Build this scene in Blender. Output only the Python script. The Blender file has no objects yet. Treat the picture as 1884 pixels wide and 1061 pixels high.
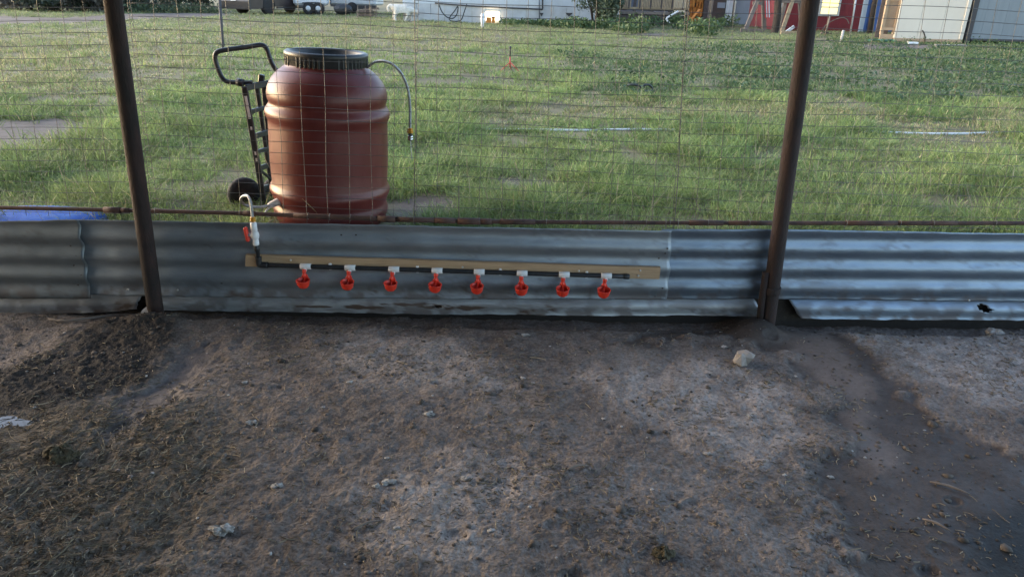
import bpy, math, random
import numpy as np
from mathutils import Vector, Matrix
random.seed(7)
rng = np.random.default_rng(11)
R = math.radians
scene = bpy.context.scene
COL = scene.collection

# ------------------------------------------------------------------ camera
F, CX, CY = 1300.0, 942.0, 530.5
PITCH, ROLL, CAMH = R(22.5), R(1.25), 1.46
CAM = Vector((0, 0, CAMH))
fwd = Vector((0, math.cos(PITCH), -math.sin(PITCH)))
r0 = Vector((1, 0, 0)); u0 = r0.cross(fwd)
rgt = r0 * math.cos(ROLL) + u0 * math.sin(ROLL)
upv = u0 * math.cos(ROLL) - r0 * math.sin(ROLL)
cd = bpy.data.cameras.new('camera'); cam = bpy.data.objects.new('camera', cd); COL.objects.link(cam)
cam.matrix_world = Matrix(((rgt.x, upv.x, -fwd.x, CAM.x), (rgt.y, upv.y, -fwd.y, CAM.y), (rgt.z, upv.z, -fwd.z, CAM.z), (0, 0, 0, 1)))
cd.sensor_width = 36.0; cd.lens = 36.0 * F / 1884.0; cd.clip_start = 0.05; cd.clip_end = 3000
scene.camera = cam

# ------------------------------------------------------------------ sky, sun, exposure
SUN_EL, SUN_ROT = R(15), R(283)
w = bpy.data.worlds.new('World'); scene.world = w; w.use_nodes = True
nt = w.node_tree; nt.nodes.clear()
sky = nt.nodes.new('ShaderNodeTexSky'); sky.sky_type = 'NISHITA'; sky.sun_disc = False
sky.sun_elevation = SUN_EL; sky.sun_rotation = SUN_ROT; sky.altitude = 1200; sky.air_density = 1.0; sky.dust_density = 3.5; sky.ozone_density = 0.6
bg = nt.nodes.new('ShaderNodeBackground'); bg.inputs['Strength'].default_value = 0.15
wo = nt.nodes.new('ShaderNodeOutputWorld')
nt.links.new(sky.outputs[0], bg.inputs[0]); nt.links.new(bg.outputs[0], wo.inputs[0])
sd = bpy.data.lights.new('sun', 'SUN'); sun = bpy.data.objects.new('sun', sd); COL.objects.link(sun)
sd.energy = 0.5; sd.angle = R(70); sd.color = (1.0, 0.93, 0.85)
sdir = Vector((math.sin(SUN_ROT) * math.cos(SUN_EL), math.cos(SUN_ROT) * math.cos(SUN_EL), math.sin(SUN_EL)))
sun.rotation_euler = sdir.to_track_quat('Z', 'Y').to_euler(); sun.location = sdir * 30
vs = scene.view_settings
vs.view_transform = 'Standard'; vs.look = 'None'; vs.exposure = 2.25; vs.gamma = 1.0; vs.use_curve_mapping = False
try:
    scene.cycles.max_bounces = 6; scene.cycles.transparent_max_bounces = 6; scene.cycles.use_denoising = True; scene.cycles.denoising_prefilter = 'NONE'; scene.cycles.use_adaptive_sampling = False; scene.cycles.sample_clamp_indirect = 3.0
except Exception:
    pass

# ------------------------------------------------------------------ placing: a sight line met at a distance Y or a height Z
def ray(px, py):
    return fwd + rgt * ((px - CX) / F) + upv * ((CY - py) / F)
def atY(px, py, Y):
    d = ray(px, py); return CAM + d * (Y / d.y)
def atZ(px, py, Z):
    d = ray(px, py); return CAM + d * ((Z - CAMH) / d.z)
def back(p, d):                              # the same sight line's ground point, d metres farther off
    k = 1 + d / p.y; return Vector((p.x * k, p.y * k, p.z))
FZ = 0.34                                   # level of the field outside the pen
FENCE = 3.20

# ------------------------------------------------------------------ noise
def _hash(i, j, s):
    h = (i * 374761393 + j * 668265263 + s * 974634777) & 0xffffffff
    h = ((h ^ (h >> 13)) * 1274126177) & 0xffffffff
    return ((h ^ (h >> 16)) & 0xffff) / 65535.0
def vnoise(x, y, s=0):
    xi = np.floor(x).astype(np.int64); yi = np.floor(y).astype(np.int64)
    fx = x - xi; fy = y - yi; fx = fx * fx * (3 - 2 * fx); fy = fy * fy * (3 - 2 * fy)
    a = _hash(xi, yi, s); b = _hash(xi + 1, yi, s); c = _hash(xi, yi + 1, s); d = _hash(xi + 1, yi + 1, s)
    return (a * (1 - fx) + b * fx) * (1 - fy) + (c * (1 - fx) + d * fx) * fy
def fbm(x, y, f=1.0, o=4, s=0):
    x = np.asarray(x, float); y = np.asarray(y, float); t = 0; a = 0.5; n = 0
    for k in range(o):
        t = t + a * vnoise(x * f + 17.3 * k, y * f - 9.1 * k, s + k); n += a; a *= 0.5; f *= 2.07
    return t / n
def inpoly(x, y, poly):
    x = np.asarray(x, float); y = np.asarray(y, float)
    r = np.zeros(x.shape, bool); n = len(poly)
    for i in range(n):
        x1, y1 = poly[i]; x2, y2 = poly[(i + 1) % n]
        if y1 == y2: continue
        c = ((y1 > y) != (y2 > y)) & (x < (x2 - x1) * (y - y1) / (y2 - y1) + x1)
        r ^= c
    return r
def pdist(x, y, poly):                       # signed distance to a polygon, negative inside
    x = np.asarray(x, float); y = np.asarray(y, float); d = np.full(x.shape, 1e9); n = len(poly)
    for i in range(n):
        x1, y1 = poly[i]; x2, y2 = poly[(i + 1) % n]
        dx, dy = x2 - x1, y2 - y1; L = dx * dx + dy * dy + 1e-12
        t = np.clip(((x - x1) * dx + (y - y1) * dy) / L, 0, 1)
        d = np.minimum(d, np.hypot(x - x1 - t * dx, y - y1 - t * dy))
    return np.where(inpoly(x, y, poly), -d, d)
def sstep(a, b, x):
    t = np.clip((x - a) / (b - a), 0, 1); return t * t * (3 - 2 * t)
def groundpoly(pts, Z): return [(atZ(px, py, Z).x, atZ(px, py, Z).y) for px, py in pts]

# ------------------------------------------------------------------ materials
def mat(name, col, rough=0.7, metal=0.0, col2=None, nscale=8.0, bump=0.0, bscale=40.0, stretch=(1, 1, 1), spec=0.5, lo=0.35, hi=0.65, emit=None, estr=0.0, rvar=0.0, trans=0.0, attr=None):
    m = bpy.data.materials.new(name); m.use_nodes = True; t = m.node_tree; N, L = t.nodes, t.links
    b = N['Principled BSDF']
    b.inputs['Roughness'].default_value = rough; b.inputs['Metallic'].default_value = metal
    b.inputs['Base Color'].default_value = (*col, 1); b.inputs['Specular IOR Level'].default_value = spec
    tc = N.new('ShaderNodeTexCoord'); mp = N.new('ShaderNodeMapping'); mp.inputs['Scale'].default_value = stretch
    L.new(tc.outputs['Object'], mp.inputs['Vector'])
    src = None
    if attr:
        a = N.new('ShaderNodeAttribute'); a.attribute_name = attr; src = a.outputs['Color']; L.new(src, b.inputs['Base Color'])
    if col2 is not None:
        nz = N.new('ShaderNodeTexNoise'); nz.inputs['Scale'].default_value = nscale; nz.inputs['Detail'].default_value = 6; nz.inputs['Roughness'].default_value = 0.65
        L.new(mp.outputs[0], nz.inputs['Vector'])
        mr = N.new('ShaderNodeMapRange'); mr.inputs['From Min'].default_value = lo; mr.inputs['From Max'].default_value = hi
        L.new(nz.outputs['Fac'], mr.inputs['Value'])
        mx = N.new('ShaderNodeMix'); mx.data_type = 'RGBA'
        mx.inputs['A'].default_value = (*col, 1); mx.inputs['B'].default_value = (*col2, 1)
        if src is not None:
            mx.blend_type = 'MULTIPLY'; L.new(src, mx.inputs['A'])
        L.new(mr.outputs[0], mx.inputs['Factor']); L.new(mx.outputs['Result'], b.inputs['Base Color'])
        if rvar:
            ma = N.new('ShaderNodeMath'); ma.operation = 'MULTIPLY_ADD'; ma.inputs[1].default_value = rvar; ma.inputs[2].default_value = rough - rvar / 2
            L.new(nz.outputs['Fac'], ma.inputs[0]); L.new(ma.outputs[0], b.inputs['Roughness'])
    if bump:
        n2 = N.new('ShaderNodeTexNoise'); n2.inputs['Scale'].default_value = bscale; n2.inputs['Detail'].default_value = 5
        L.new(mp.outputs[0], n2.inputs['Vector'])
        bp = N.new('ShaderNodeBump'); bp.inputs['Strength'].default_value = bump; bp.inputs['Distance'].default_value = 0.01
        L.new(n2.outputs['Fac'], bp.inputs['Height']); L.new(bp.outputs[0], b.inputs['Normal'])
    if emit:
        b.inputs['Emission Color'].default_value = (*emit, 1); b.inputs['Emission Strength'].default_value = estr
    if trans:
        tr = N.new('ShaderNodeBsdfTranslucent'); ms = N.new('ShaderNodeMixShader'); ms.inputs[0].default_value = trans
        L.new(b.outputs[0], ms.inputs[1]); L.new(tr.outputs[0], ms.inputs[2])
        if src is not None: L.new(src, tr.inputs[0])
        else: tr.inputs[0].default_value = (*col, 1)
        L.new(ms.outputs[0], N['Material Output'].inputs[0])
    return m

M = {}
M['rust'] = mat('rusted_pipe', (0.012, 0.009, 0.0085), 0.85, 0.0, (0.036, 0.018, 0.015), 22, 0.35, 120, (1, 1, 0.35))
M['rail'] = mat('rail_steel', (0.050, 0.030, 0.026), 0.75, 0.2, (0.12, 0.060, 0.042), 30, 0.4, 160, (0.5, 1, 1))
M['wire'] = mat('galvanised_wire', (0.17, 0.165, 0.16), 0.5, 0.4, (0.10, 0.09, 0.08), 9)
M['barrel'] = mat('terracotta_plastic', (0.098, 0.0165, 0.0145), 0.40, 0, (0.132, 0.030, 0.026), 3.0, 0.05, 60, (2.2, 2.2, 0.5), rvar=0.25, spec=0.4)
M['black'] = mat('black_plastic', (0.018, 0.020, 0.022), 0.42, 0, (0.032, 0.034, 0.036), 20, 0.08, 200)
M['blackpvc'] = mat('black_pipe', (0.012, 0.014, 0.017), 0.45, 0, (0.022, 0.024, 0.027), 30)
M['steelblack'] = mat('black_painted_steel', (0.020, 0.022, 0.026), 0.4, 0.2, (0.045, 0.045, 0.048), 30)
M['rubber'] = mat('tyre_rubber', (0.016, 0.016, 0.017), 0.85, 0, (0.035, 0.032, 0.03), 25, 0.4, 90)
M['white'] = mat('white_plastic', (0.78, 0.79, 0.80), 0.4, 0, (0.66, 0.66, 0.66), 14)
M['red'] = mat('red_plastic', (0.80, 0.048, 0.022), 0.42, 0, (0.62, 0.040, 0.022), 24)
M['amber'] = mat('amber_nut', (0.62, 0.30, 0.035), 0.35, 0.3, (0.5, 0.22, 0.03), 30)
M['braid'] = mat('braided_steel', (0.50, 0.51, 0.53), 0.38, 0.85, (0.28, 0.29, 0.30), 260, 0.5, 500)
M['chrome'] = mat('chrome', (0.6, 0.6, 0.6), 0.2, 1.0)
M['tape'] = mat('thread_tape', (0.70, 0.68, 0.66), 0.7, 0, (0.5, 0.42, 0.36), 40)
M['pine'] = mat('pine_board', (0.46, 0.315, 0.19), 0.7, 0, (0.30, 0.185, 0.10), 9, 0.15, 60, (0.7, 6, 14), lo=0.4, hi=0.75)
M['screw'] = mat('screw_head', (0.7, 0.7, 0.68), 0.35, 0.8)
M['bluepool'] = mat('blue_plastic', (0.015, 0.10, 0.46), 0.6, 0, (0.06, 0.20, 0.55), 7, lo=0.55, hi=0.85, spec=0.15)
M['stone'] = mat('pale_stone', (0.40, 0.36, 0.325), 0.9, 0, (0.24, 0.21, 0.185), 14, 0.6, 60)
M['flake'] = mat('pale_flake', (0.46, 0.435, 0.41), 0.8, 0, (0.20, 0.18, 0.155), 60, 0.5, 90)
M['dung'] = mat('dry_dung', (0.045, 0.037, 0.022), 0.95, 0, (0.095, 0.080, 0.047), 60, 0.9, 90)
M['straw'] = mat('straw', (0.3, 0.25, 0.16), 0.8, attr='tone')
M['clod'] = mat('soil_clod', (0.1, 0.08, 0.07), 0.95, attr='tone')
M['grass'] = mat('grass_blade', (0.08, 0.12, 0.03), 0.5, attr='tone', trans=0.38, spec=0.3)
M['leaf'] = mat('leaf', (0.05, 0.08, 0.03), 0.55, attr='tone', trans=0.2, spec=0.3)
M['bark'] = mat('bark', (0.055, 0.042, 0.033), 0.95, 0, (0.028, 0.022, 0.018), 12, 0.8, 30, (1, 1, 0.3))
M['siding'] = mat('white_siding', (0.58, 0.595, 0.605), 0.6, 0, (0.50, 0.515, 0.525), 1.2, 0.05, 20)
M['skirt'] = mat('pale_skirting', (0.54, 0.54, 0.54), 0.7, 0, (0.43, 0.42, 0.41), 1.5)
M['greydoor'] = mat('grey_blue_paint', (0.12, 0.145, 0.185), 0.6, 0, (0.16, 0.185, 0.22), 5)
M['cream'] = mat('cream_panel', (0.62, 0.565, 0.475), 0.65, 0, (0.56, 0.51, 0.43), 1.2, 0.04, 30, (1, 1, 0.4))
M['trim'] = mat('tan_trim', (0.38, 0.27, 0.17), 0.7, 0, (0.32, 0.22, 0.14), 8)
M['darktrim'] = mat('dark_trim', (0.045, 0.040, 0.042), 0.6)
M['greyclad'] = mat('grey_cladding', (0.20, 0.225, 0.245), 0.5, 0.1, (0.17, 0.195, 0.215), 1.4, 0.04, 25, (3, 3, 0.3))
M['lightclad'] = mat('light_blue_cladding', (0.44, 0.48, 0.52), 0.5, 0.1, (0.38, 0.42, 0.46), 2)
M['redbarn'] = mat('red_barn_paint', (0.22, 0.022, 0.028), 0.65, 0, (0.17, 0.018, 0.022), 3)
M['bluewall'] = mat('blue_paint', (0.08, 0.16, 0.40), 0.6, 0, (0.065, 0.13, 0.33), 4)
M['glintpane'] = mat('glint_pane', (0.9, 0.75, 0.3), 0.3, emit=(1.0, 0.80, 0.30), estr=0.42)  # emission stands in for low sun mirrored in the glass
M['glintwhite'] = mat('glint_hatch', (0.9, 0.8, 0.6), 0.3, emit=(1.0, 0.84, 0.58), estr=1.5)  # emission stands in for a sun glint on the skirting
M['frame'] = mat('window_frame', (0.55, 0.53, 0.48), 0.6)
M['deckdark'] = mat('weathered_timber', (0.075, 0.060, 0.055), 0.85, 0, (0.13, 0.10, 0.085), 9, 0.3, 40)
M['decklight'] = mat('pale_timber', (0.42, 0.31, 0.19), 0.8, 0, (0.31, 0.23, 0.14), 9, 0.2, 40)
M['timber'] = mat('grey_timber', (0.24, 0.19, 0.155), 0.85, 0, (0.15, 0.12, 0.10), 7, 0.3, 40, (1, 1, 0.2))
M['firewood'] = mat('sunlit_firewood', (0.62, 0.25, 0.045), 0.8, 0, (0.46, 0.15, 0.03), 9, 0.3, 30)  # orange in the base colour stands for low sun on the wood
M['truckpaint'] = mat('dark_truck_paint', (0.035, 0.028, 0.030), 0.3, 0.3, (0.045, 0.036, 0.038), 3)
M['glass'] = mat('dark_glass', (0.02, 0.025, 0.03), 0.08, 0.0)
M['rim'] = mat('alloy_rim', (0.5, 0.5, 0.5), 0.35, 0.8)
M['trailer'] = mat('trailer_white', (0.62, 0.64, 0.655), 0.4, 0, (0.55, 0.57, 0.585), 2)
M['fur'] = mat('white_fur', (0.66, 0.63, 0.57), 0.9, 0, (0.52, 0.48, 0.42), 14, 0.6, 60)
M['brownpanel'] = mat('brown_panel', (0.16, 0.12, 0.10), 0.8, 0, (0.11, 0.085, 0.07), 5)
M['banner'] = mat('red_cloth', (0.50, 0.06, 0.06), 0.8)
M['redmetal'] = mat('red_enamel', (0.42, 0.05, 0.045), 0.5)
M['roofin'] = mat('roof_sheet', (0.16, 0.16, 0.16), 0.6, 0.2, (0.10, 0.09, 0.08), 4)
M['boardwall'] = mat('board_wall', (0.12, 0.10, 0.085), 0.85, 0, (0.08, 0.065, 0.055), 6)
M['green'] = mat('green_hose', (0.03, 0.13, 0.09), 0.5)
M['concrete'] = mat('pale_concrete', (0.45, 0.43, 0.40), 0.9, 0, (0.34, 0.32, 0.30), 8)

# ------------------------------------------------------------------ mesh building
class MB:
    def __init__(s): s.v = []; s.f = []; s.sm = []
    def add(s, vs, fs, smooth=False):
        o = len(s.v); s.v += [tuple(p) for p in vs]; s.f += [tuple(i + o for i in q) for q in fs]; s.sm += [smooth] * len(fs); return s
    def box(s, c, size, rot=None, bev=0.0):
        c = Vector(c); hx, hy, hz = size[0] / 2, size[1] / 2, size[2] / 2
        rot = rot or Matrix.Identity(3)
        if bev <= 0:
            vs = [c + rot @ Vector((x * hx, y * hy, z * hz)) for x in (-1, 1) for y in (-1, 1) for z in (-1, 1)]
            return s.add(vs, [(0, 1, 3, 2), (4, 6, 7, 5), (0, 4, 5, 1), (2, 3, 7, 6), (0, 2, 6, 4), (1, 5, 7, 3)])
        b = min(bev, hx * .9, hy * .9, hz * .9); vs = []; idx = {}
        for x in (-1, 1):
            for y in (-1, 1):
                for z in (-1, 1):
                    for k, (ax, ay, az) in enumerate(((hx, hy - b, hz - b), (hx - b, hy, hz - b), (hx - b, hy - b, hz))):
                        idx[(x, y, z, k)] = len(vs); vs.append(c + rot @ Vector((x * ax, y * ay, z * az)))
        fs = []
        for x in (-1, 1): fs.append([idx[(x, y, z, 0)] for y, z in ((-1, -1), (1, -1), (1, 1), (-1, 1))][::x])
        for y in (-1, 1): fs.append([idx[(x, y, z, 1)] for x, z in ((-1, -1), (-1, 1), (1, 1), (1, -1))][::y])
        for z in (-1, 1): fs.append([idx[(x, y, z, 2)] for x, y in ((-1, -1), (1, -1), (1, 1), (-1, 1))][::z])
        for x in (-1, 1):
            for y in (-1, 1): fs.append([idx[(x, y, -1, 0)], idx[(x, y, 1, 0)], idx[(x, y, 1, 1)], idx[(x, y, -1, 1)]][::-x * y])
        for x in (-1, 1):
            for z in (-1, 1): fs.append([idx[(x, -1, z, 0)], idx[(x, 1, z, 0)], idx[(x, 1, z, 2)], idx[(x, -1, z, 2)]][::x * z])
        for y in (-1, 1):
            for z in (-1, 1): fs.append([idx[(-1, y, z, 1)], idx[(1, y, z, 1)], idx[(1, y, z, 2)], idx[(-1, y, z, 2)]][::-y * z])
        for x in (-1, 1):
            for y in (-1, 1):
                for z in (-1, 1): fs.append([idx[(x, y, z, k)] for k in (0, 1, 2)][::x * y * z])
        return s.add(vs, fs)
    def bar(s, p, q, wd, ht, bev=0.0, ref=None):
        p = Vector(p); q = Vector(q); d = (q - p); L = d.length; d.normalize()
        ref = Vector(ref) if ref else (Vector((0, 0, 1)) if abs(d.z) < 0.9 else Vector((0, 1, 0)))
        a = d.cross(ref).normalized(); b = a.cross(d).normalized()
        rot = Matrix((d, a, b)).transposed()
        return s.box((p + q) / 2, (L, wd, ht), rot, bev)
    def tube(s, pts, rad, n=10, cap=True, smooth=True):
        pts = [Vector(p) for p in pts]; k = len(pts)
        rad = rad if hasattr(rad, '__len__') else [rad] * k
        vs = []; fs = []; pa = None
        for i, p in enumerate(pts):
            d = (pts[min(i + 1, k - 1)] - pts[max(i - 1, 0)]).normalized()
            if pa is None:
                ref = Vector((0, 0, 1)) if abs(d.z) < 0.8 else Vector((1, 0, 0)); a = d.cross(ref).normalized()
            else:
                a = (pa - d * pa.dot(d)).normalized()
            pa = a; b = d.cross(a)
            for j in range(n):
                t = 2 * math.pi * j / n; vs.append(p + (a * math.cos(t) + b * math.sin(t)) * rad[i])
        for i in range(k - 1):
            for j in range(n):
                j2 = (j + 1) % n; fs.append((i * n + j, i * n + j2, (i + 1) * n + j2, (i + 1) * n + j))
        s.add(vs, fs, smooth)
        if cap:
            o = len(s.v) - len(vs)
            s.f.append(tuple(o + j for j in range(n))[::-1]); s.sm.append(False)
            s.f.append(tuple(o + (k - 1) * n + j for j in range(n))); s.sm.append(False)
        return s
    def lathe(s, base, axis, prof, n=48, smooth=True, cap0=True, cap1=True):
        base = Vector(base); axis = Vector(axis).normalized()
        ref = Vector((1, 0, 0)) if abs(axis.x) < 0.9 else Vector((0, 1, 0))
        a = (ref - axis * ref.dot(axis)).normalized(); b = axis.cross(a); vs = []; fs = []
        for r_, h in prof:
            for j in range(n):
                t = 2 * math.pi * j / n; vs.append(base + axis * h + (a * math.cos(t) + b * math.sin(t)) * r_)
        for i in range(len(prof) - 1):
            for j in range(n):
                j2 = (j + 1) % n; fs.append((i * n + j, i * n + j2, (i + 1) * n + j2, (i + 1) * n + j))
        s.add(vs, fs, smooth); o = len(s.v) - len(vs)
        if cap0: s.f.append(tuple(o + j for j in range(n))[::-1]); s.sm.append(False)
        if cap1: s.f.append(tuple(o + (len(prof) - 1) * n + j for j in range(n))); s.sm.append(False)
        return s
    def blob(s, c, size, n=(10, 7), rough=0.15, seed=0, flat=0.0):
        c = Vector(c); rr = random.Random(seed); vs = []; fs = []; nu, nv = n
        ph = [rr.uniform(0, 6.28) for _ in range(6)]
        def rad(t, p): return 1 + rough * (math.sin(2 * t + ph[0]) * math.cos(1.5 * p + ph[1]) + 0.6 * math.sin(4 * t + ph[2] + 2 * p) + 0.4 * math.cos(7 * t + 3 * p + ph[3])) + rr.uniform(-rough, rough) * 0.5
        vs.append(c - Vector((0, 0, size[2] * (1 - flat))))
        for i in range(1, nv):
            p = math.pi * i / nv
            for j in range(nu):
                t = 2 * math.pi * j / nu; q = rad(t, p); zz = -math.cos(p) * q
                if zz < 0: zz *= (1 - flat)
                vs.append(c + Vector((math.sin(p) * math.cos(t) * q * size[0], math.sin(p) * math.sin(t) * q * size[1], zz * size[2])))
        vs.append(c + Vector((0, 0, size[2])))
        for j in range(nu): fs.append((0, 1 + (j + 1) % nu, 1 + j))
        for i in range(nv - 2):
            for j in range(nu):
                a = 1 + i * nu; j2 = (j + 1) % nu; fs.append((a + j, a + j2, a + nu + j2, a + nu + j))
        l = 1 + (nv - 2) * nu
        for j in range(nu): fs.append((l + j, l + (j + 1) % nu, len(vs) - 1))
        return s.add(vs, fs)
    def build(s, name, m, parent=None, origin=None):
        o0 = Vector(origin) if origin else (parent_world(parent) if parent else Vector((0, 0, 0)))
        me = bpy.data.meshes.new(name); me.from_pydata([(x - o0.x, y - o0.y, z - o0.z) for x, y, z in s.v], [], s.f)
        me.polygons.foreach_set('use_smooth', s.sm); me.materials.append(m); me.update()
        o = bpy.data.objects.new(name, me); COL.objects.link(o)
        if parent: o.parent = parent
        if origin:
            o.location = o0 - (parent_world(parent) if parent else Vector((0, 0, 0)))
        return o
def parent_world(o):
    v = Vector((0, 0, 0))
    while o is not None: v = v + o.location; o = o.parent
    return v
def tag(o, label, cat, group=None, kind=None):
    o['label'] = label; o['category'] = cat
    if group: o['group'] = group
    if kind: o['kind'] = kind
    return o
def thing(name, loc, label, cat, group=None):
    o = bpy.data.objects.new(name, None); COL.objects.link(o); o.location = loc; o.empty_display_size = 0.1
    return tag(o, label, cat, group)
def npmesh(name, V, Fq, m, tone=None, smooth=False, kind=None, parent=None):
    """V (n,3), Fq (k, 3|4) arrays, tone (n,3)"""
    me = bpy.data.meshes.new(name); n = len(V); k, q = Fq.shape
    me.vertices.add(n); me.vertices.foreach_set('co', np.ascontiguousarray(V, np.float32).ravel())
    me.loops.add(k * q); me.loops.foreach_set('vertex_index', np.ascontiguousarray(Fq, np.int32).ravel())
    me.polygons.add(k); me.polygons.foreach_set('loop_start', np.arange(0, k * q, q, dtype=np.int32))
    if smooth: me.polygons.foreach_set('use_smooth', np.ones(k, bool))
    me.update(calc_edges=True)
    if tone is not None:
        a = me.color_attributes.new('tone', 'FLOAT_COLOR', 'POINT')
        c = np.ones((n, 4), np.float32); c[:, :3] = tone; a.data.foreach_set('color', c.ravel())
    me.materials.append(m); o = bpy.data.objects.new(name, me); COL.objects.link(o)
    if kind: o['kind'] = kind
    if parent: o.parent = parent
    return o
def catmull(pts, k=8):
    pts = [Vector(p) for p in pts]; P = [2 * pts[0] - pts[1]] + pts + [2 * pts[-1] - pts[-2]]; out = []
    for i in range(1, len(P) - 2):
        p0, p1, p2, p3 = P[i - 1:i + 3]
        for j in range(k):
            t = j / k
            out.append(0.5 * ((2 * p1) + (p2 - p0) * t + (2 * p0 - 5 * p1 + 4 * p2 - p3) * t * t + (3 * p1 - p0 - 3 * p2 + p3) * t ** 3))
    out.append(pts[-1]); return out

# ================================================================== PEN FLOOR
POLY_DUNG = groundpoly([(170, 600), (330, 592), (310, 640), (250, 700), (170, 745), (-80, 755), (-80, 690), (90, 660)], 0)
POLY_WET = groundpoly([(1240, 590), (1500, 596), (1600, 625), (1672, 690), (1700, 730), (1760, 790), (1884, 830), (2100, 860), (2100, 1150), (1560, 1150), (1545, 960), (1490, 850), (1560, 800), (1530, 720), (1470, 665), (1400, 628), (1300, 622), (1180, 640), (1140, 628), (1200, 606)], 0)
POLY_PUD1 = groundpoly([(1552, 778), (1578, 745), (1612, 770), (1642, 825), (1625, 850), (1603, 872), (1575, 845)], 0)
POLY_PUD0 = groundpoly([(-120, 752), (40, 758), (66, 766), (40, 779), (-120, 784)], 0)
POLY_PUD2 = groundpoly([(1790, 950), (1850, 905), (1960, 900), (2050, 1100), (1850, 1090), (1800, 1010)], 0)
POLY_PALE = [groundpoly(p, 0) for p in (
    [(1040, 690), (1160, 655), (1330, 655), (1460, 710), (1490, 790), (1420, 850), (1280, 840), (1150, 740)],
    [(1530, 605), (1884, 610), (2000, 640), (2000, 760), (1800, 740), (1700, 690), (1640, 640)],
    [(560, 620), (760, 605), (900, 640), (950, 720), (800, 720), (650, 700)],
    [(650, 900), (800, 830), (1000, 870), (900, 1061), (620, 1000)])]
POLY_HAY = groundpoly([(-200, 760), (150, 740), (420, 760), (440, 860), (330, 1000), (260, 1150), (-400, 1150)], 0)
POLY_TRACK = groundpoly([(300, 690), (330, 640), (420, 625), (350, 720), (230, 800), (180, 800)], 0)
def ground_fields(x, y):
    j1 = (fbm(x, y, 6, 5, 3) - 0.5) * 0.26 + (fbm(x, y, 30, 3, 4) - .5) * .06; j2 = (fbm(x, y, 6, 5, 9) - 0.5) * 0.26 + (fbm(x, y, 30, 3, 10) - .5) * .06
    X, Y = x + j1, y + j2
    dung = sstep(0.06, -0.06, pdist(X, Y, POLY_DUNG)); wet = sstep(0.03, -0.05, pdist(X, Y, POLY_WET))
    pale = np.zeros_like(x)
    for p in POLY_PALE: pale = np.maximum(pale, sstep(0.10, -0.10, pdist(X, Y, p)))
    hay = sstep(0.15, -0.15, pdist(X, Y, POLY_HAY)); track = sstep(0.06, -0.05, pdist(X, Y, POLY_TRACK))
    return dung, wet, pale, hay, track
def pud_level(x, y):
    d = np.full(x.shape, 9.0)
    for p in (POLY_PUD0,): d = np.minimum(d, pdist(x + (fbm(x, y, 14, 3, 61) - .5) * .06, y + (fbm(x, y, 14, 3, 62) - .5) * .06, p))
    return d
POLY_STREAK = groundpoly([(1440, 598), (1520, 606), (1590, 660), (1600, 730), (1618, 770), (1648, 825), (1640, 850), (1604, 876), (1572, 838), (1556, 790), (1548, 730), (1500, 680), (1440, 640)], 0)
def streak(x, y):
    return sstep(0.045, -0.055, pdist(x + (fbm(x, y, 8, 4, 61) - .5) * .16, y + (fbm(x, y, 8, 4, 62) - .5) * .16, POLY_STREAK))
_pr = random.Random(77)
PRINTS = [(_pr.uniform(-2.4, 2.4), _pr.uniform(1.3, 3.0), _pr.uniform(.02, .05), _pr.uniform(.003, .009)) for _ in range(60)]
def ground_z(x, y):
    dung, wet, pale, hay, track = ground_fields(x, y)
    z = (fbm(x, y, 1.3, 3, 21) - 0.5) * 0.030
    z = z + (fbm(x, y, 7, 4, 22) - 0.5) * 0.022 * (1 - 0.6 * wet)
    rough = 0.010 + 0.010 * dung + 0.005 * hay - 0.006 * wet - 0.005 * track
    z = z + (fbm(x, y, 28, 3, 23) - 0.5) * rough + (fbm(x, y, 75, 2, 24) - 0.5) * (rough * 0.55)
    z = z + 0.012 * dung - 0.014 * wet - 0.02 * track
    z = z - 0.055 * sstep(3.02, 3.17, y + (fbm(x, y * 0, 3, 2, 5) - .5) * .1)            # scoured out beneath the sheets
    z = z + 0.035 * sstep(0.25, 0.0, np.hypot(x + 1.72, (y - 3.05) * 1.2))              # soil heaped by the left post
    z = z + 0.085 * sstep(0.20, 0.0, np.hypot(x - 1.17, (y - 3.13) * 0.9))              # soil raised round the right post, where a shadowed hole is painted
    for i_, (hx, hy, hr, hd) in enumerate(PRINTS): z = z - hd * np.exp(-(((x - hx) / hr) ** 2 + ((y - hy) / (hr * .7)) ** 2) ** 2) + hd * .35 * np.exp(-((np.hypot((x - hx) / hr, (y - hy) / (hr * .7)) - 1.25) / .25) ** 2)
    pd = pud_level(x, y)
    kb = sstep(0.22, 0.0, pd); z = z * (1 - kb) + kb * (-0.023 + 0.16 * np.maximum(pd, -0.06) + 0.006 * (fbm(x, y, 20, 2, 77) - .5))
    ks = streak(x, y); z = z * (1 - .8 * ks) + ks * .8 * (-0.014)
    return z
gu = np.concatenate([np.linspace(-3.2, -1.02, 26), np.linspace(-1.0, 1.0, 800), np.linspace(1.02, 3.2, 26)])
gy = np.concatenate([np.linspace(-4, 1.15, 30), np.linspace(1.16, 3.245, 360)])
GU, GY = np.meshgrid(gu, gy); x_, y_ = (GU * (0.40 + 0.80 * np.maximum(GY, 1.0))).ravel(), GY.ravel(); gx = gu
gz = ground_z(x_, y_)
dung, wet, pale, hay, track = ground_fields(x_, y_)
n1 = fbm(x_, y_, 3, 5, 41)[:, None]; n2 = fbm(x_, y_, 26, 4, 42)[:, None]; n3 = fbm(x_, y_, 90, 2, 43)[:, None]
C_DRY = np.array([0.190, 0.158, 0.139]); C_PALE = np.array([0.380, 0.326, 0.290]); C_MUD = np.array([0.066, 0.050, 0.041])
C_DUNG = np.array([0.036, 0.029, 0.024]); C_HAY = np.array([0.150, 0.124, 0.092]); C_DARK = np.array([0.090, 0.072, 0.061])
c = C_DRY * (0.72 + 0.62 * n1)
c = c + (C_DARK - c) * sstep(0.50, 0.66, n2) * 0.5
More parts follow.
